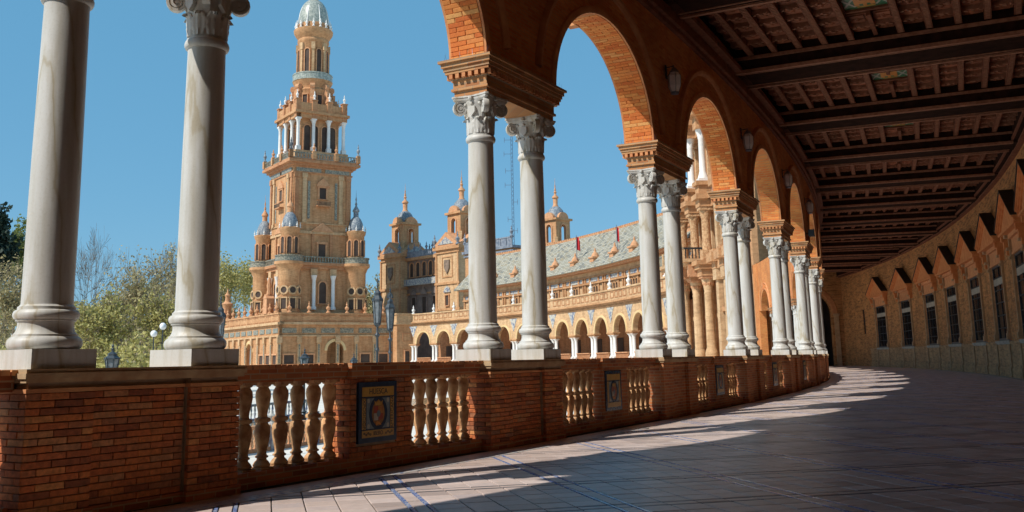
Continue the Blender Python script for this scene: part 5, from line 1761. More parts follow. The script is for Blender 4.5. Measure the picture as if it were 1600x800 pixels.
# sides of the shaft: pilasters with tile strips, windows
for r in VF:
    for c in (-7.4, -5.2, 5.2, 7.4):
        q = Matrix.Rotation(r, 4, 'Z') @ Vector((-8.3, c, 0))
        part(tw, 'pilaster', MB().box(-0.35, 0, -0.55, 0.55, 37.5, 49.4).box(-0.5, 0, -0.75, 0.75, 49.4, 50.6).box(-0.5, 0, -0.7, 0.7, 37.5, 38.3), 'far_brick_deep' if abs(c) > 6 else 'far_brick_pale', None, q, r)
    for c in (-3.9, 3.9):
        q = Matrix.Rotation(r, 4, 'Z') @ Vector((-8.3, c, 0))
        part(tw, 'tile_strip', MB().box(-0.12, 0, -0.35, 0.35, 38.6, 48.6), 'azulejo_green', None, q, r)
    far_window(tw, -8.3, 0, 44.0, 1.9, 3.0, False, r, t=0.5)
    q = Matrix.Rotation(r, 4, 'Z') @ Vector((-8.3, 0, 0))
    part(tw, 'balcony', MB().box(-1.3, 0, -1.9, 1.9, 41.9, 42.2).box(-1.3, -1.2, -1.9, 1.9, 43.2, 43.4), 'far_brick_deep', None, q, r)
    bars = MB()
    for i in range(11):
        bars.box(-1.29, -1.22, -1.85 + i * 0.37 - 0.04, -1.85 + i * 0.37 + 0.04, 42.2, 43.2)
    part(tw, 'balcony_bars', bars, 'iron', None, q, r)
    part(tw, 'window_hood', MB().prism([(-1.9, 47.4), (1.9, 47.4), (1.5, 48.3), (0, 49.6), (-1.5, 48.3)], -0.5, 0), 'far_terracotta', None, q, r)
    # stage between the gallery and the shaft
    far_window(tw, -8.3, 0, 28.6, 2.0, 3.4, False, r, t=0.5)
    part(tw, 'gable', MB().prism([(-3.2, 35.3), (3.2, 35.3), (0, 37.6)], -0.6, 0), 'far_terracotta', None, q, r)
    for c in (-2.6, 2.6):
        q2 = Matrix.Rotation(r, 4, 'Z') @ Vector((-8.3, c, 0))
        part(tw, 'pilaster', MB().box(-0.4, 0, -0.4, 0.4, 26.9, 34.6), 'far_brick_deep', None, q2, r)
    # lower stage: arched window between two white columns
    q = Matrix.Rotation(r, 4, 'Z') @ Vector((-9.2, 0, 0))
    far_window(tw, -9.2, 0, 16.4, 2.0, 5.6, True, r, t=0.4)
    for c in (-2.7, 2.7):
        q2 = Matrix.Rotation(r, 4, 'Z') @ Vector((-9.9, c, 0))
        part(tw, 'column', MB().lathe([(0.75, 14.8), (0.75, 15.4), (0.5, 15.7), (0.5, 22.2), (0.55, 22.5), (0.85, 23.6)], 10), 'far_marble', 40, q2)
        part(tw, 'column_block', MB().box(-0.2, 0.9, -0.9, 0.9, 23.6, 25.3), 'far_brick_pale', None, q2, r)
# round turrets on the corners
for cx_, cy_ in ((-9.375, -9.375), (9.375, -9.375), (-9.375, 9.375), (9.375, 9.375)):
    big = 2.75
    t = part(tw, 'corner_turret', MB().lathe([(big, GZ), (big, 13.6), (big + 0.25, 13.8), (big + 0.25, 14.6), (big, 14.8), (big, 24.4), (big + 0.2, 24.8), (big + 0.5, 25.6), (big + 1.1, 26.2), (big + 1.1, 26.9)], 20), 'far_brick', 40, (cx_, cy_, 0))
    part(t, 'upper_drum', MB().lathe([(2.3, 26.9), (2.3, 34.4), (2.6, 34.8), (2.75, 35.6), (2.3, 35.8)], 20), 'far_brick', 40)
    part(t, 'gallery_ring', MB().lathe([(big + 0.95, 28.2), (big + 1.0, 28.5), (big + 0.8, 28.5), (big + 0.8, 26.9), (big + 0.95, 26.9)], 20, caps=False), 'azulejo_green', 40)
    part(t, 'dome', MB().lathe([(2.1, 35.7), (2.05, 36.8), (1.8, 38.0), (1.3, 39.1), (0.75, 39.7)], 16), 'blue_dome', 50)
    part(t, 'lantern', MB().lathe([(0.7, 39.6), (0.7, 41.0), (0.95, 41.2), (0.9, 41.6), (0.5, 42.2), (0.2, 42.8), (0.35, 43.2), (0.1, 43.9), (0.22, 44.4), (0.06, 45.2), (0.02, 47.0)], 10), 'blue_dome' if cx_ > 0 else 'far_terracotta', 40)
    for q in range(8):
        b = q * PI / 4 + PI / 8
        for z0, h, w in ((29.0, 4.4, 1.0),):
            o = obj('turret_window', (_WC.get('tw') or _WC.setdefault('tw', arched_frame(1.1, 4.2, 0.22, 0.3).mesh('turret_window', 'far_terracotta'))), t, (-2.2 * math.cos(b), -2.2 * math.sin(b), 29.0), b)
            obj('opening', _WC.get('two') or _WC.setdefault('two', arched(1.1, 4.2, 0.16).mesh('opening', 'far_opening')), t, (-2.2 * math.cos(b), -2.2 * math.sin(b), 29.0), b)
        q2 = (-2.6 * math.cos(b), -2.6 * math.sin(b), 35.7)
        obj('finial', _WC.get('tfin') or _WC.setdefault('tfin', finial(1.5, 0.25).mesh('finial', 'far_marble', 40)), t, q2)
    for b in (PI / 4 + math.atan2(-cy_, -cx_) - PI / 4 + s_ for s_ in (0, PI / 4, -PI / 4, PI / 2, -PI / 2, PI)):
        c, s_ = math.cos(b), math.sin(b)
        rq = (-(big - 0.02) * c, -(big - 0.02) * s_, 19.6)
        if 'ocf' not in _WC:
            ocf = MB().sweep([((0, 0.8 * math.cos(2 * PI * i / 16), 0.8 * math.sin(2 * PI * i / 16)), (0, math.cos(2 * PI * i / 16), math.sin(2 * PI * i / 16)), (1, 0, 0)) for i in range(17)], [(0, 0.1), (0, -0.3), (0.4, -0.3), (0.4, 0.1)])
            _WC['ocf'] = ocf.mesh('oculus', 'far_brick_pale')
            _WC['oco'] = MB().prism([(0.8 * math.cos(2 * PI * i / 16), 0.8 * math.sin(2 * PI * i / 16)) for i in range(16)], -0.15, 0.1).mesh('oculus_opening', 'far_opening')
            _WC['sw'] = MB().box(-0.3, 0.1, -0.95, -0.7, 0, 2.6).box(-0.3, 0.1, 0.7, 0.95, 0, 2.6).box(-0.35, 0.1, -1.05, 1.05, 2.6, 2.9).mesh('small_window', 'far_brick_pale')
            _WC['swo'] = MB().box(-0.12, 0.1, -0.7, 0.7, 0, 2.6).mesh('small_opening', 'far_opening')
        obj('oculus', _WC['ocf'], t, rq, b)
        obj('oculus_opening', _WC['oco'], t, rq, b)
        obj('small_window', _WC['sw'], t, (rq[0], rq[1], 14.9), b)
        obj('small_opening', _WC['swo'], t, (rq[0], rq[1], 14.9), b)
# belvedere with white columns
part(tw, 'belvedere_core', MB().box(-5.6, 5.6, -5.6, 5.6, 53.9, 66.0), 'far_brick')
part(tw, 'belvedere_base', MB().box(-7.6, 7.6, -7.6, 7.6, 53.9, 57.0), 'far_brick_pale')
part(tw, 'belvedere_entablature', MB().box(-7.3, 7.3, -7.3, 7.3, 66.0, 67.2).box(-7.9, 7.9, -7.9, 7.9, 67.2, 67.9).box(-7.2, 7.2, -7.2, 7.2, 67.9, 70.2), 'far_brick')
for r in FACES:
    for c in (-2.1, 2.1, -5.0, 5.0) if r in VF else ():
        far_window(tw, -5.6, c * 0.72, 57.2, 1.9, 7.2, True, r, t=0.3)
    for c in (-6.6, -2.2, 2.2):
        q = Matrix.Rotation(r, 4, 'Z') @ Vector((-6.6, c, 57.0))
        o = obj('column', _WC.get('bc') or _WC.setdefault('bc', MB().box(-0.6, 0.6, -0.6, 0.6, 0, 1.2).lathe([(0.62, 1.2), (0.48, 1.6), (0.44, 7.6), (0.5, 7.8), (0.75, 8.7)], 10).box(-0.7, 0.7, -0.7, 0.7, 8.6, 9.0).mesh('column', 'far_marble', 40)), tw, q, r)
        q = Matrix.Rotation(r, 4, 'Z') @ Vector((-7.0, c, 67.9))
        obj('pier', _WC.get('bp') or _WC.setdefault('bp', MB().box(-0.5, 0.9, -0.7, 0.7, -1.9, 3.0).box(-0.65, 0.9, -0.85, 0.85, 3.0, 3.3).mesh('pier', 'far_brick_deep')), tw, q, r)
        obj('finial', _WC.get('bf') or _WC.setdefault('bf', finial(2.6, 0.42).mesh('finial', 'far_marble', 40)), tw, q + Vector((0, 0, 3.3)), r)
# drums, balcony and dome
part(tw, 'lower_drum', MB().lathe([(5.0, 69.5), (5.0, 74.6), (5.2, 75.0), (4.6, 75.6), (4.7, 76.5), (5.3, 77.3), (5.5, 77.9)], 24), 'far_brick', 40)
for q in range(8):
    b = q * PI / 4
    c, s_ = math.cos(b), math.sin(b)
    m = MB()
    for o_, h in ((5.2, 6.2), (5.8, 4.2), (6.4, 2.6), (6.9, 1.4)):
        m.box(o_ - 0.3, o_ + 0.5, -0.6, 0.6, 70.2, 70.2 + h)
    m.tube((6.3, -0.65, 71.4), (6.3, 0.65, 71.4), 1.0, 1.0, 12).tube((5.3, -0.65, 75.8), (5.3, 0.65, 75.8), 0.8, 0.8, 12)
    part(tw, 'scroll_console', m.rz(b + PI / 8), 'far_terracotta')
    o = far_window(tw, -4.98, 0, 70.6, 1.3, 2.8, False, b + PI / 8 + PI / 8)
part(tw, 'balcony_ring', MB().lathe([(5.2, 77.9), (5.6, 77.9), (5.6, 78.2), (5.5, 78.2), (5.5, 79.6), (5.6, 79.6), (5.6, 79.9), (5.35, 79.9), (5.35, 78.2), (5.2, 78.2)], 32, caps=False), 'pale_dome', 30)
part(tw, 'upper_drum', MB().lathe([(4.15, 77.9), (4.15, 89.0), (4.4, 89.3), (4.4, 89.8), (4.2, 90.2), (4.9, 91.2), (5.4, 92.0), (5.5, 92.8), (4.5, 93.2), (4.4, 94.6), (4.0, 94.7)], 32), 'far_brick', 40)
for q in range(8):
    b = q * PI / 4
    far_window(tw, -4.1, 0, 80.2, 1.3, 6.6, True, b, t=0.25)
    bb = b + PI / 8
    part(tw, 'drum_pilaster', MB().box(-4.6, -3.9, -0.35, 0.35, 79.0, 86.6).box(-4.75, -3.9, -0.55, 0.55, 86.6, 88.6).rz(bb), 'far_brick_pale')
    for h in (0, 1):
        q2 = Matrix.Rotation(b + h * PI / 8, 4, 'Z') @ Vector((-4.9, 0, 93.0))
        obj('finial', _WC['bf'], tw, q2)
dm = MB()
for r_d, z in [(4.1 * math.cos(t_ * PI / 2 / 10), 94.6 + 7.4 * math.sin(t_ * PI / 2 / 10)) for t_ in range(10)]:
    pass
part(tw, 'dome', MB().lathe([(4.1 * math.cos(i * PI / 20) ** 0.8 + 0.25, 94.6 + 7.6 * math.sin(i * PI / 20)) for i in range(10)], 24), 'pale_dome', 60)
rb_ = MB()
for q in range(8):
    b = q * PI / 4
    pts = [((0, 0, 0), (1, 0, 0), (0, 0, 1))]
    prev = None
    for i in range(9):
        r_d, z = 4.1 * math.cos(i * PI / 20) + 0.3, 94.6 + 7.6 * math.sin(i * PI / 20)
        p = (r_d * math.cos(b), r_d * math.sin(b), z)
        if prev:
            rb_.tube(prev, p, 0.16, 0.16, 5)
        prev = p
part(tw, 'dome_ribs', rb_, 'far_marble')
part(tw, 'lantern', MB().lathe([(1.2, 101.6), (1.2, 104.5), (1.5, 104.8), (0.9, 106), (0.4, 106.6), (0.5, 107.2), (0.05, 110)], 12), 'far_brick', 40)

# ---------------------------------------------------------------- podium gallery at the tower's foot
pod = thing('tower_podium', 'low brick gallery wrapped round the foot of the tower, arched openings and tile frieze', 'building', (-55.66, 263.0, 0), TR)
def podium_side(half_c, length, rz_, arch_at, tag_):
    """front built on x = -13 looking to -x, y from half_c to half_c + length"""
    y0, y1 = half_c, half_c + length
    ac = arch_at
    w = 4.6
    aw = arch_wall(w, 2.3, 2.3, 4.4, GZ, 11.4, -13.0, -12.0, 16).mv(0, ac, 0).rz(rz_)
    part(pod, 'arch_wall', aw, 'far_brick')
    part(pod, 'arch_ring', MB().sweep([((o[0], o[1] + ac, o[2]), u, w_) for o, u, w_ in arc_pts(2.3, 2.3, 4.4, -13.0, 16)], [(0, 0), (0, -0.25), (0.7, -0.25), (0.75, 0)]).rz(rz_), 'far_archivolt')
    for a0, a1 in ((y0, ac - w), (ac + w, y1)):
        part(pod, 'wall', MB().box(-13.0, -12.0, a0, a1, GZ, 11.4).rz(rz_), 'far_brick')
    part(pod, 'cornice', MB().box(-13.7, -12, y0 - 0.7, y1, 11.0, 11.6).box(-13.4, -12, y0 - 0.4, y1, 8.0, 8.35).rz(rz_), 'far_brick_pale')
    part(pod, 'parapet', MB().box(-13.2, -12.6, y0, y1, 11.6, 13.6).box(-13.4, -12.5, y0 - 0.2, y1, 13.6, 14.0).rz(rz_), 'far_brick')
    part(pod, 'inner_wall', MB().box(-8.0, -7.8, ac - w, ac + w, GZ, 11).rz(rz_), 'far_brick_deep')
    n = int(length / 4.6)
    for i in range(n):
        c = y0 + (i + 0.5) * length / n
        wd = length / n
        part(pod, 'frieze_tiles', MB().box(-13.15, -13.0, c - wd * 0.36, c + wd * 0.36, 8.9, 10.1).rz(rz_), 'azulejo_green')
        part(pod, 'pilaster', MB().box(-13.4, -13.0, c + wd * 0.5 - 0.45, c + wd * 0.5 + 0.45, GZ, 6.4).box(-13.6, -13.0, c + wd * 0.5 - 0.65, c + wd * 0.5 + 0.65, 6.4, 8.0).rz(rz_), 'far_brick_pale')
        part(pod, 'tile_strip', MB().box(-13.47, -13.4, c + wd * 0.5 - 0.2, c + wd * 0.5 + 0.2, 1.5, 6.0).rz(rz_), 'azulejo_green')
        if abs(c - ac) > w + 0.6:
            far_window(pod, -13.0, c, 1.2, 2.6, 2.2, False, rz_, t=0.35)
        q = Matrix.Rotation(rz_, 4, 'Z') @ Vector((-12.9, c, 14.0))
        part(pod, 'finial', finial(3.0, 0.6), 'far_terracotta', 40, q)
        part(pod, 'parapet_frame', MB().box(-13.3, -13.2, c - wd * 0.4, c + wd * 0.4, 11.9, 12.05).box(-13.3, -13.2, c - wd * 0.4, c + wd * 0.4, 13.2, 13.35).rz(rz_), 'far_brick_deep')
podium_side(-13.0, 43.0, 0.0, 8.5, 'l')
podium_side(-18.5, 31.5, PI / 2, -2.2, 'r')
part(pod, 'terrace', MB().box(-12.0, 19, -12.0, 30, 10.6, 11.0), 'far_brick_deep')
q = Matrix.Rotation(0, 4, 'Z') @ Vector((-12.6, 29.3, 13.8))
part(pod, 'corner_monument', MB().box(-1.3, 1.3, -1.3, 1.3, 0, 2.2).lathe([(1.2, 2.2), (1.4, 4.4), (1.7, 4.7), (0.8, 5.4), (0.6, 6.6), (0.9, 7.2), (0.3, 8.0), (0.05, 9.2)], 8), 'far_terracotta', 40, q)
q = Vector((-12.6, -12.0 + 8.0, 14.0))
part(pod, 'statue_niche', MB().box(-1.0, 1.0, -1.2, 1.2, 0, 4.0).prism([(-1.4, 4.0), (1.4, 4.0), (0, 5.2)], -1.1, 1.1).lathe([(0.7, 5.0), (0.5, 6.5), (0.7, 7.2), (0.4, 8.4), (0.45, 9.0), (0.05, 9.6)], 8), 'far_terracotta', 40, q)
bas = thing('corner_block', 'plain brick corner block between the tower podium and the wing arcade', 'building', (-55.66, 263.0, 0), TR)
part(bas, 'wall', MB().box(18.5, 24.5, -16.0, 0, GZ, 11.4), 'far_brick')
part(bas, 'parapet', MB().box(18.1, 24.9, -16.4, 0.4, 11.0, 11.6).box(18.4, 24.6, -16.1, 0.2, 11.6, 13.6).box(18.2, 24.8, -16.3, 0.3, 13.6, 14.0), 'far_brick_pale')
part(bas, 'panel', MB().box(20.2, 23.0, -16.12, -16.0, 6.6, 6.8).box(20.2, 23.0, -16.12, -16.0, 8.6, 8.8).box(20.2, 20.4, -16.12, -16.0, 6.8, 8.6).box(22.8, 23.0, -16.12, -16.0, 6.8, 8.6), 'far_brick_deep')
far_window(bas, -16.0, -21.5, 0.6, 1.3, 3.4, False, PI / 2, t=0.2)

# ---------------------------------------------------------------- pavilion at the end of the gallery, with the giant order
plain('carved_clay', (0.48, 0.25, 0.12), (0.70, 0.45, 0.24), 4.0, 0.9, 1.0, 0.15, fine=6, spread=(0.4, 0.6))
cp = thing('column_pavilion', 'sunlit brick pavilion with giant engaged columns and a balcony, seen through the arches', 'building')
def cpart(name, mb, mat, s, smooth=None, n=0.0, z=0.0):
    loc, a = fr(s, n, z)
    return part(cp, name, mb, mat, smooth, loc, a)
cpart('core', MB().box(1.2, 22, -4.5, 17.5, GZ, 33), 'far_brick', 103.0)
cpart('flank_wall', MB().box(-0.2, 0.38, -18.6, -4.5, GZ, 33, 6).bend(), 'far_brick', 103.0)
cpart('flank_return', MB().box(0.38, 22, -4.9, -4.5, GZ, 33), 'far_brick', 103.0)
for s in (105.8, 111.2, 116.4):
    col = MB().lathe([(0.78, 1.0), (0.78, 1.5), (0.66, 1.9), (0.56, 2.1), (0.52, 8.4), (0.56, 8.5), (0.5, 8.7), (0.62, 9.4), (0.82, 10.2)], 16)
    cpart('engaged_column', col, 'far_brick_pale', s, 40, -0.4)
    cpart('column_pedestal', MB().box(-0.95, 1.4, -0.95, 0.95, GZ, 1.0), 'far_brick', s, None, -0.4)
    cpart('column_capital', MB().lathe([(0.6, 9.3), (0.75, 9.6), (0.7, 9.9), (0.95, 10.3)], 8).box(-0.9, 0.9, -0.9, 0.9, 10.25, 10.5), 'far_terracotta', s, None, -0.4)
    cpart('entablature_block', MB().box(-1.0, 1.6, -1.0, 1.0, 10.5, 11.3).box(-1.3, 1.6, -1.3, 1.3, 11.3, 11.8).box(-1.6, 1.6, -1.5, 1.5, 11.8, 12.3), 'far_brick', s, None, -0.4)
    cpart('carved_pilaster', MB().box(-0.75, 1.6, -0.7, 0.7, 12.4, 13.6).lathe([(0.6, 13.6), (0.55, 14.4), (0.52, 17.4), (0.6, 17.6), (0.75, 18.4)], 12).box(-0.8, 1.6, -0.8, 0.8, 18.4, 18.8), 'carved_clay', s, 40, -0.3)
    cpart('upper_entablature', MB().box(-0.9, 1.6, -0.9, 0.9, 18.8, 19.7).box(-1.3, 1.6, -1.25, 1.25, 19.7, 20.3).box(-0.85, 1.6, -0.85, 0.85, 20.3, 21.4).box(-1.15, 1.6, -1.1, 1.1, 21.4, 21.9), 'far_brick', s, None, -0.3)
    cpart('marble_shaft', MB().box(-0.7, 0.7, -0.7, 0.7, 21.9, 22.3).lathe([(0.7, 22.3), (0.5, 22.9), (0.42, 23.2), (0.38, 27.2), (0.45, 27.4), (0.42, 27.5), (0.7, 28.4)], 12), 'far_marble', s, 40, -0.3)
    cpart('top_block', MB().box(-0.8, 1.6, -0.8, 0.8, 28.4, 30.0).box(-1.4, 1.6, -1.4, 1.4, 30.0, 31.0), 'far_brick', s, None, -0.3)
for s in (103.2, 108.5, 113.8):
    cpart('niche_frame', arched_frame(1.7, 5.6, 0.4, 0.5).mv(0.0, 0, 13.0), 'far_brick_pale', s, None, 1.25)
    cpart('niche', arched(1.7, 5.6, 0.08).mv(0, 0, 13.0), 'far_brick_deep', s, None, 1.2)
    cpart('upper_arch_frame', arched_frame(1.6, 5.0, 0.35, 0.5).mv(0.0, 0, 22.4), 'far_brick_pale', s, None, 1.25)
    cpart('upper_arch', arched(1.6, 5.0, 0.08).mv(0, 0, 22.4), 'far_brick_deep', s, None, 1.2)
    cpart('lower_pilaster', MB().box(0.4, 1.4, -1.9, -1.5, 1.0, 5.6).box(0.3, 1.4, -2.1, -1.3, 5.6, 6.1).box(0.4, 1.4, -1.8, -1.6, 6.1, 10.2), 'far_brick_pale', s)
    cpart('lower_pilaster', MB().box(0.4, 1.4, 1.5, 1.9, 1.0, 5.6).box(0.3, 1.4, 1.3, 2.1, 5.6, 6.1).box(0.4, 1.4, 1.6, 1.8, 6.1, 10.2), 'far_brick_pale', s)
for s0, s1 in ((101.6, 105.2), (106.4, 110.6), (111.8, 115.8)):
    sm = (s0 + s1) / 2
    cpart('entablature', MB().box(0.2, 1.4, s0 - sm, s1 - sm, 10.5, 11.3).box(-0.2, 1.4, s0 - sm, s1 - sm, 11.3, 12.3).box(0.2, 1.4, s0 - sm, s1 - sm, 18.8, 19.7).box(-0.2, 1.4, s0 - sm, s1 - sm, 19.7, 20.3).box(0.3, 1.4, s0 - sm, s1 - sm, 21.4, 21.9).box(0.2, 1.4, s0 - sm, s1 - sm, 28.4, 31.0), 'far_brick', sm)
cpart('balcony_slab', MB().box(-3.3, 0.5, -6.0, 6.0, 12.35, 12.75).box(-2.9, 0.5, -5.6, 5.6, 12.05, 12.35), 'far_brick_pale', 113.0)
cpart('balcony_panel', MB().box(-3.2, -3.0, -5.9, 5.9, 12.75, 13.9).box(-3.3, -2.9, -6.0, 6.0, 13.9, 14.1), 'azulejo_green', 113.0)
for i in range(5):
    cpart('balcony_post', MB().box(-3.35, -2.85, -0.25, 0.25, 12.75, 14.2), 'far_brick_pale', 107.2 + i * 2.9)
bb = MB()
for i in range(7):
    bb.box(-2.8 + i * 0.42, -2.68 + i * 0.42, -5.95, -5.83, 12.75, 13.9)
bb.box(-3.0, 0.4, -6.0, -5.78, 13.9, 14.1)
cpart('balcony_bars', bb, 'iron', 113.0)
for i in range(4):
    cpart('bracket', MB().prism([(-0.35, 12.05), (0.35, 12.05), (0.25, 10.6), (-0.25, 10.6)], -2.4, 0.5), 'far_terracotta', 107.4 + i * 3.6)
# plainer part next to the gallery: pilasters, framed panels, stepped entablature
for s in (87.4, 91.6, 95.8, 99.6):
    cpart('pilaster', MB().box(-0.7, 0, -0.6, 0.6, 1.0, 9.6).box(-0.95, 0, -0.85, 0.85, 9.6, 10.8).box(-0.95, 0, -0.85, 0.85, GZ, 1.0).box(-0.5, 0, -0.5, 0.5, 13.0, 20.4), 'far_brick_pale', s, None, -0.2)
    cpart('entablature_block', MB().box(-1.0, 0, -0.9, 0.9, 10.8, 11.6).box(-1.5, 0, -1.3, 1.3, 11.6, 12.6).box(-1.2, 0, -1.0, 1.0, 12.6, 13.0), 'far_brick', s, None, -0.2)
    cpart('upper_block', MB().box(-0.9, 0, -0.9, 0.9, 20.4, 21.6), 'far_brick', s, None, -0.2)
for s in (89.5, 93.7, 97.7):
    for z0, z1 in ((2.0, 5.4), (7.0, 9.4), (14.0, 19.6), (23.0, 28.0)):
        cpart('panel_frame', MB().box(-0.22, 0, -0.9, 0.9, z0, z0 + 0.25).box(-0.22, 0, -0.9, 0.9, z1 - 0.25, z1).box(-0.22, 0, -0.9, -0.65, z0 + 0.25, z1 - 0.25).box(-0.22, 0, 0.65, 0.9, z0 + 0.25, z1 - 0.25), 'far_brick_pale', s, None, -0.2)
    for d_, z0_, z1_ in ((0.5, 6.0, 6.5), (0.8, 10.8, 12.6), (0.5, 20.4, 21.6)):
        cpart('string_course', MB().box(-d_, 0, -1.2, 1.2, z0_, z1_), 'far_brick', s, None, -0.2)

# ---------------------------------------------------------------- trees of the park behind
def tree(name, label, x, y, h, spread, seed, leaf, leaves, size, bark='bark', bare=False, trunk=0.3, droop=0.0):
    r = random.Random(seed)
    t = thing(name, label, 'tree', (x, y, GZ), r.uniform(0, 6), 'trees of the park')
    wood, tips = MB(), []
    def grow(p, d, L, rr, lvl):
        segs = 3 if lvl < 2 else 2
        q = Vector(p)
        for i in range(segs):
            d = (d + Vector((r.gauss(0, 0.16), r.gauss(0, 0.16), r.gauss(0.04, 0.1) - droop * lvl))).normalized()
            nq = q + d * (L / segs)
            r1 = max(rr * (1 - 0.22), 0.022)
            wood.tube(q, nq, rr, r1, 6 if lvl < 2 else (4 if lvl < 3 else 3))
            q, rr = nq, r1
            if lvl >= 2:
                tips.append(q)
        if lvl < (4 if bare else 3):
            n = (r.randint(5, 7), r.randint(4, 5), r.randint(3, 5), r.randint(4, 6))[lvl]
            for k_ in range(n):
                az = 2 * PI * (k_ + r.random() * 0.8) / n
                tilt = r.uniform(0.35, 0.95)
                up = d
                side = Vector((math.cos(az), math.sin(az), 0.15))
                side = (side - up * side.dot(up)).normalized()
                nd = (up * math.cos(tilt) + side * math.sin(tilt)).normalized()
                grow(q - d * r.uniform(0, L * 0.25), nd, L * r.uniform(0.52, 0.78), rr * 0.62, lvl + 1)
    th_ = h * trunk
    grow((0, 0, 0), Vector((0, 0, 1)), th_, h * 0.022, 0)
    zs = max(p.z for p in tips)
    rs = max(math.hypot(p.x, p.y) for p in tips)
    kz, kr = h / zs, spread / rs
    wood.v = [(p[0] * kr, p[1] * kr, p[2] * kz) for p in wood.v]
    tips = [Vector((p.x * kr, p.y * kr, p.z * kz)) for p in tips]
    part(t, 'trunk', wood, bark)
    if leaves:
        cr = MB()
        v, f = [], []
        for i in range(leaves):
            b = r.choice(tips)
            p = b + Vector((r.gauss(0, 0.5), r.gauss(0, 0.5), r.gauss(0, 0.42))) * (spread / 5.0)
            if p.z < 1.0:
                continue
            s = size * r.uniform(0.6, 1.4)
            u = Vector((r.gauss(0, 1), r.gauss(0, 1), r.gauss(0, 1))).normalized()
            w = u.cross(Vector((r.gauss(0, 1), r.gauss(0, 1), r.gauss(0, 1)))).normalized()
            k_ = len(v)
            v += [p - u * s, p + w * s * 0.55, p + u * s, p - w * s * 0.55]
            f.append((k_, k_ + 1, k_ + 2, k_ + 3))
        cr.v, cr.f = [tuple(q) for q in v], f
        part(t, 'crown', cr, leaf)
    return t
TREES = [
    ('conifer', 'dark conifer at the far left edge', 5, 303, 112, 3.4, 'leaf_dark', 7000, 0.30, 'bark', False),
    ('green_tree', 'green tree rising behind the leftmost column', 36, 343, 118, 3.6, 'leaf_green', 3500, 0.24, 'bark', False),
    ('olive_tree', 'olive coloured tree low at the left edge', 12, 402, 104, 4.6, 'leaf_olive', 2600, 0.18, 'bark', True),
    ('olive_tree', 'olive coloured tree half behind the leftmost column', 62, 396, 110, 4.6, 'leaf_olive', 2600, 0.18, 'bark', True),
    ('bare_tree', 'tall bare tree just right of the leftmost column', 143, 352, 124, 5.0, None, 0, 0.2, 'bark', True),
    ('sparse_tree', 'thinly leaved tree with pale limbs between the first two columns', 185, 392, 116, 4.6, 'leaf_olive', 1300, 0.17, 'bark', True),
    ('sparse_tree', 'thinly leaved tall tree in the middle between the first two columns', 232, 378, 120, 5.2, 'leaf_olive', 1500, 0.17, 'bark', True),
    ('bare_tree', 'bare topped tree beside the second column', 268, 374, 126, 4.6, 'leaf_olive', 700, 0.2, 'bark', True),
    ('spring_tree', 'yellow-green young tree beside the leftmost column base', 135, 470, 92, 3.6, 'leaf_spring', 2700, 0.16, 'bark', True),
    ('spring_tree', 'yellow-green young tree above the parapet lantern', 182, 452, 96, 3.8, 'leaf_spring', 2700, 0.16, 'bark', True),
    ('spring_tree', 'yellow-green young tree behind the globe lamps', 238, 448, 98, 3.8, 'leaf_spring', 2800, 0.16, 'bark', True),
    ('olive_tree', 'olive coloured tree filling the gap left of the globe lamps', 212, 420, 106, 4.2, 'leaf_olive', 2300, 0.18, 'bark', True),
    ('olive_tree', 'olive coloured tree close behind the second column', 285, 415, 108, 4.4, 'leaf_olive', 2300, 0.18, 'bark', True),
    ('spring_tree', 'airy light green tree just right of the second column', 352, 396, 310, 9.5, 'leaf_spring', 2600, 0.42, 'bark', True),
    ('spring_tree', 'light green tree against the tower turret', 384, 404, 320, 10.5, 'leaf_spring', 3200, 0.42, 'bark', True),
    ('olive_tree', 'low olive tree behind the podium corner', 325, 445, 300, 10.0, 'leaf_olive', 3000, 0.42, 'bark', True),
    ('olive_tree', 'far tree in the gap between tower and pavilion', 584, 432, 330, 9.0, 'leaf_olive', 4200, 0.5, 'bark', False),
]
def pix_ground(px_, py_, Y):
    """world x and height of a sight line at depth Y, for spacing the trees"""
    u, v_ = px_ - 800.0, py_ - 286.68
    cr_, sr_ = math.cos(0.0191867), math.sin(0.0191867)
    a_, b_ = u * cr_ - v_ * sr_, u * sr_ + v_ * cr_
    c_, s_ = math.cos(0.1804265), math.sin(0.1804265)
    d_ = (a_, 1511.556 * c_ + b_ * s_, 1511.556 * s_ - b_ * c_)
    return d_[0] * Y / d_[1], EYE + d_[2] * Y / d_[1]
for i, (nm, lb, px_, py_, Y, sp, leaf, nl, sz, bark, bare) in enumerate(TREES):
    x, ztop = pix_ground(px_, py_, Y)
    tree(nm, lb, x, Y, ztop - GZ, sp, 100 + i, leaf, nl, sz, bark, bare, trunk=0.22 if nm == 'conifer' else (0.34 if bare else 0.26))

# hedge line of shrubs under the trees, seen above the parapet
shr = random.Random(9)
hv, hf = [], []
for i in range(17000):
    y = shr.uniform(84, 100)
    x = -y * (shr.uniform(0.31, 0.56) if i < 8000 else shr.uniform(0.56, 1.3))
    top = 3.4 + 1.2 * math.sin(x * 0.7) + 0.8 * math.sin(x * 1.9 + 1)
    p = Vector((x, y, GZ + shr.random() ** 0.7 * (top + 1.5)))
    s = 0.2 * shr.uniform(0.6, 1.5)
    u = Vector((shr.gauss(0, 1), shr.gauss(0, 1), shr.gauss(0, 1))).normalized()
    w = u.cross(Vector((shr.gauss(0, 1), shr.gauss(0, 1), shr.gauss(0, 1)))).normalized()
    k_ = len(hv)
    hv += [p - u * s, p + w * s * 0.55, p + u * s, p - w * s * 0.55]
    hf.append((k_, k_ + 1, k_ + 2, k_ + 3))
tag(part(None, 'undergrowth', MB().add(hv, hf), 'leaf_spring'), 'green undergrowth massed at the foot of the park trees', 'shrubs', None, 'stuff')
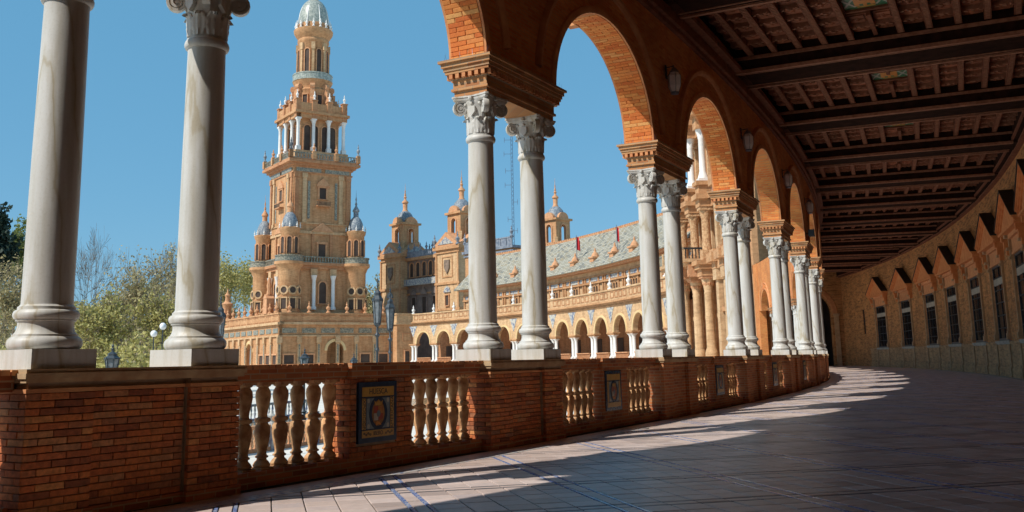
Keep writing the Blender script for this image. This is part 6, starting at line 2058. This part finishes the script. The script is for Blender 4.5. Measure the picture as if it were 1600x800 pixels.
# distant wood closing the view behind the trees
fv, ff = [], []
for i in range(44000):
    y = shr.uniform(150, 190)
    x = -y * (shr.uniform(0.315, 0.62) if i < 20000 else shr.uniform(0.62, 1.5))
    top = 11.0 + 2.2 * math.sin(x * 0.21) + 1.2 * math.sin(x * 0.57 + 2)
    p = Vector((x, y, GZ + shr.random() ** 0.8 * (top + 1.5)))
    s = 0.42 * shr.uniform(0.6, 1.5)
    u = Vector((shr.gauss(0, 1), shr.gauss(0, 1), shr.gauss(0, 1))).normalized()
    w = u.cross(Vector((shr.gauss(0, 1), shr.gauss(0, 1), shr.gauss(0, 1)))).normalized()
    k_ = len(fv)
    fv += [p - u * s, p + w * s * 0.6, p + u * s, p - w * s * 0.6]
    ff.append((k_, k_ + 1, k_ + 2, k_ + 3))
tag(part(None, 'distant_wood', MB().add(fv, ff), 'leaf_olive'), 'far wood seen as one olive mass behind the park trees', 'wood', None, 'stuff')

# ---------------------------------------------------------------- people
def person(label, loc, rz, shirt, reach=0.0):
    t = thing('person', label, 'person', loc, rz)
    def skin(name, pts, edges_, rad_, mat, root=0):
        me = bpy.data.meshes.new(name)
        me.from_pydata(pts, edges_, [])
        o = bpy.data.objects.new(name, me)
        COL.objects.link(o)
        sk = o.modifiers.new('skin', 'SKIN')
        for i, v_ in enumerate(me.skin_vertices[0].data):
            v_.radius = rad_[i]
            v_.use_root = i == root
        o.modifiers.new('sub', 'SUBSURF').levels = 1
        o.modifiers['sub'].render_levels = 2
        me.materials.append(MATS[mat])
        o.parent = t
        return o
    P = [(0, 0, 0.95), (0, 0, 1.2), (0, 0, 1.42), (0, 0, 1.52), (0, 0, 1.6), (0.01, 0, 1.72),
         (0, 0.1, 0.9), (0.01, 0.11, 0.48), (0, 0.11, 0.06), (0.12, 0.11, 0.03), (0, -0.1, 0.9), (0.01, -0.11, 0.48), (0, -0.11, 0.06), (0.12, -0.11, 0.03),
         (0, 0.2, 1.4), (0.03, 0.24, 1.12), (0.2, 0.22, 0.98), (0.29, 0.21, 0.98), (0, -0.2, 1.4), (0.03, -0.24, 1.12), (0.2, -0.22, 0.98), (0.29, -0.21, 0.98)]
    E_ = [(0, 1), (1, 2), (2, 3), (3, 4), (4, 5), (0, 6), (6, 7), (7, 8), (8, 9), (0, 10), (10, 11), (11, 12), (12, 13), (2, 14), (14, 15), (15, 16), (16, 17), (2, 18), (18, 19), (19, 20), (20, 21)]
    Rr = [(0.16, 0.13), (0.14, 0.11), (0.15, 0.1), (0.06, 0.06), (0.085, 0.095), (0.07, 0.085), (0.095, 0.09), (0.065, 0.065), (0.045, 0.045), (0.04, 0.03), (0.095, 0.09), (0.065, 0.065), (0.045, 0.045), (0.04, 0.03),
          (0.065, 0.065), (0.045, 0.045), (0.035, 0.035), (0.04, 0.025), (0.065, 0.065), (0.045, 0.045), (0.035, 0.035), (0.04, 0.025)]
    skin('body', P, E_, Rr, 'skin')
    skin('shirt', [(0, 0, 0.98), (0, 0, 1.2), (0, 0, 1.41), (0, 0.19, 1.4), (0.02, 0.235, 1.2), (0, -0.19, 1.4), (0.02, -0.235, 1.2)], [(0, 1), (1, 2), (2, 3), (3, 4), (2, 5), (5, 6)],
         [(0.18, 0.15), (0.16, 0.13), (0.165, 0.12), (0.08, 0.08), (0.065, 0.065), (0.08, 0.08), (0.065, 0.065)], shirt)
    skin('trousers', [(0, 0, 0.98), (0, 0.1, 0.88), (0.01, 0.11, 0.48), (0, 0.11, 0.12), (0, -0.1, 0.88), (0.01, -0.11, 0.48), (0, -0.11, 0.12)], [(0, 1), (1, 2), (2, 3), (0, 4), (4, 5), (5, 6)],
         [(0.17, 0.14), (0.11, 0.1), (0.08, 0.08), (0.06, 0.06), (0.11, 0.1), (0.08, 0.08), (0.06, 0.06)], 'trousers')
    part(t, 'hair', MB().lathe([(0.1 * math.sin(PI * i / 12) + 0.002, 1.70 + 0.11 * -math.cos(PI * (i / 12))) for i in range(4, 13)], 12, (-0.02, 0, 0.03)), 'hair', 60)
loc, a = fr(110.6, -2.2, 12.78)
person('person in a blue top leaning on the pavilion balcony', loc, a + PI, 'shirt_blue')
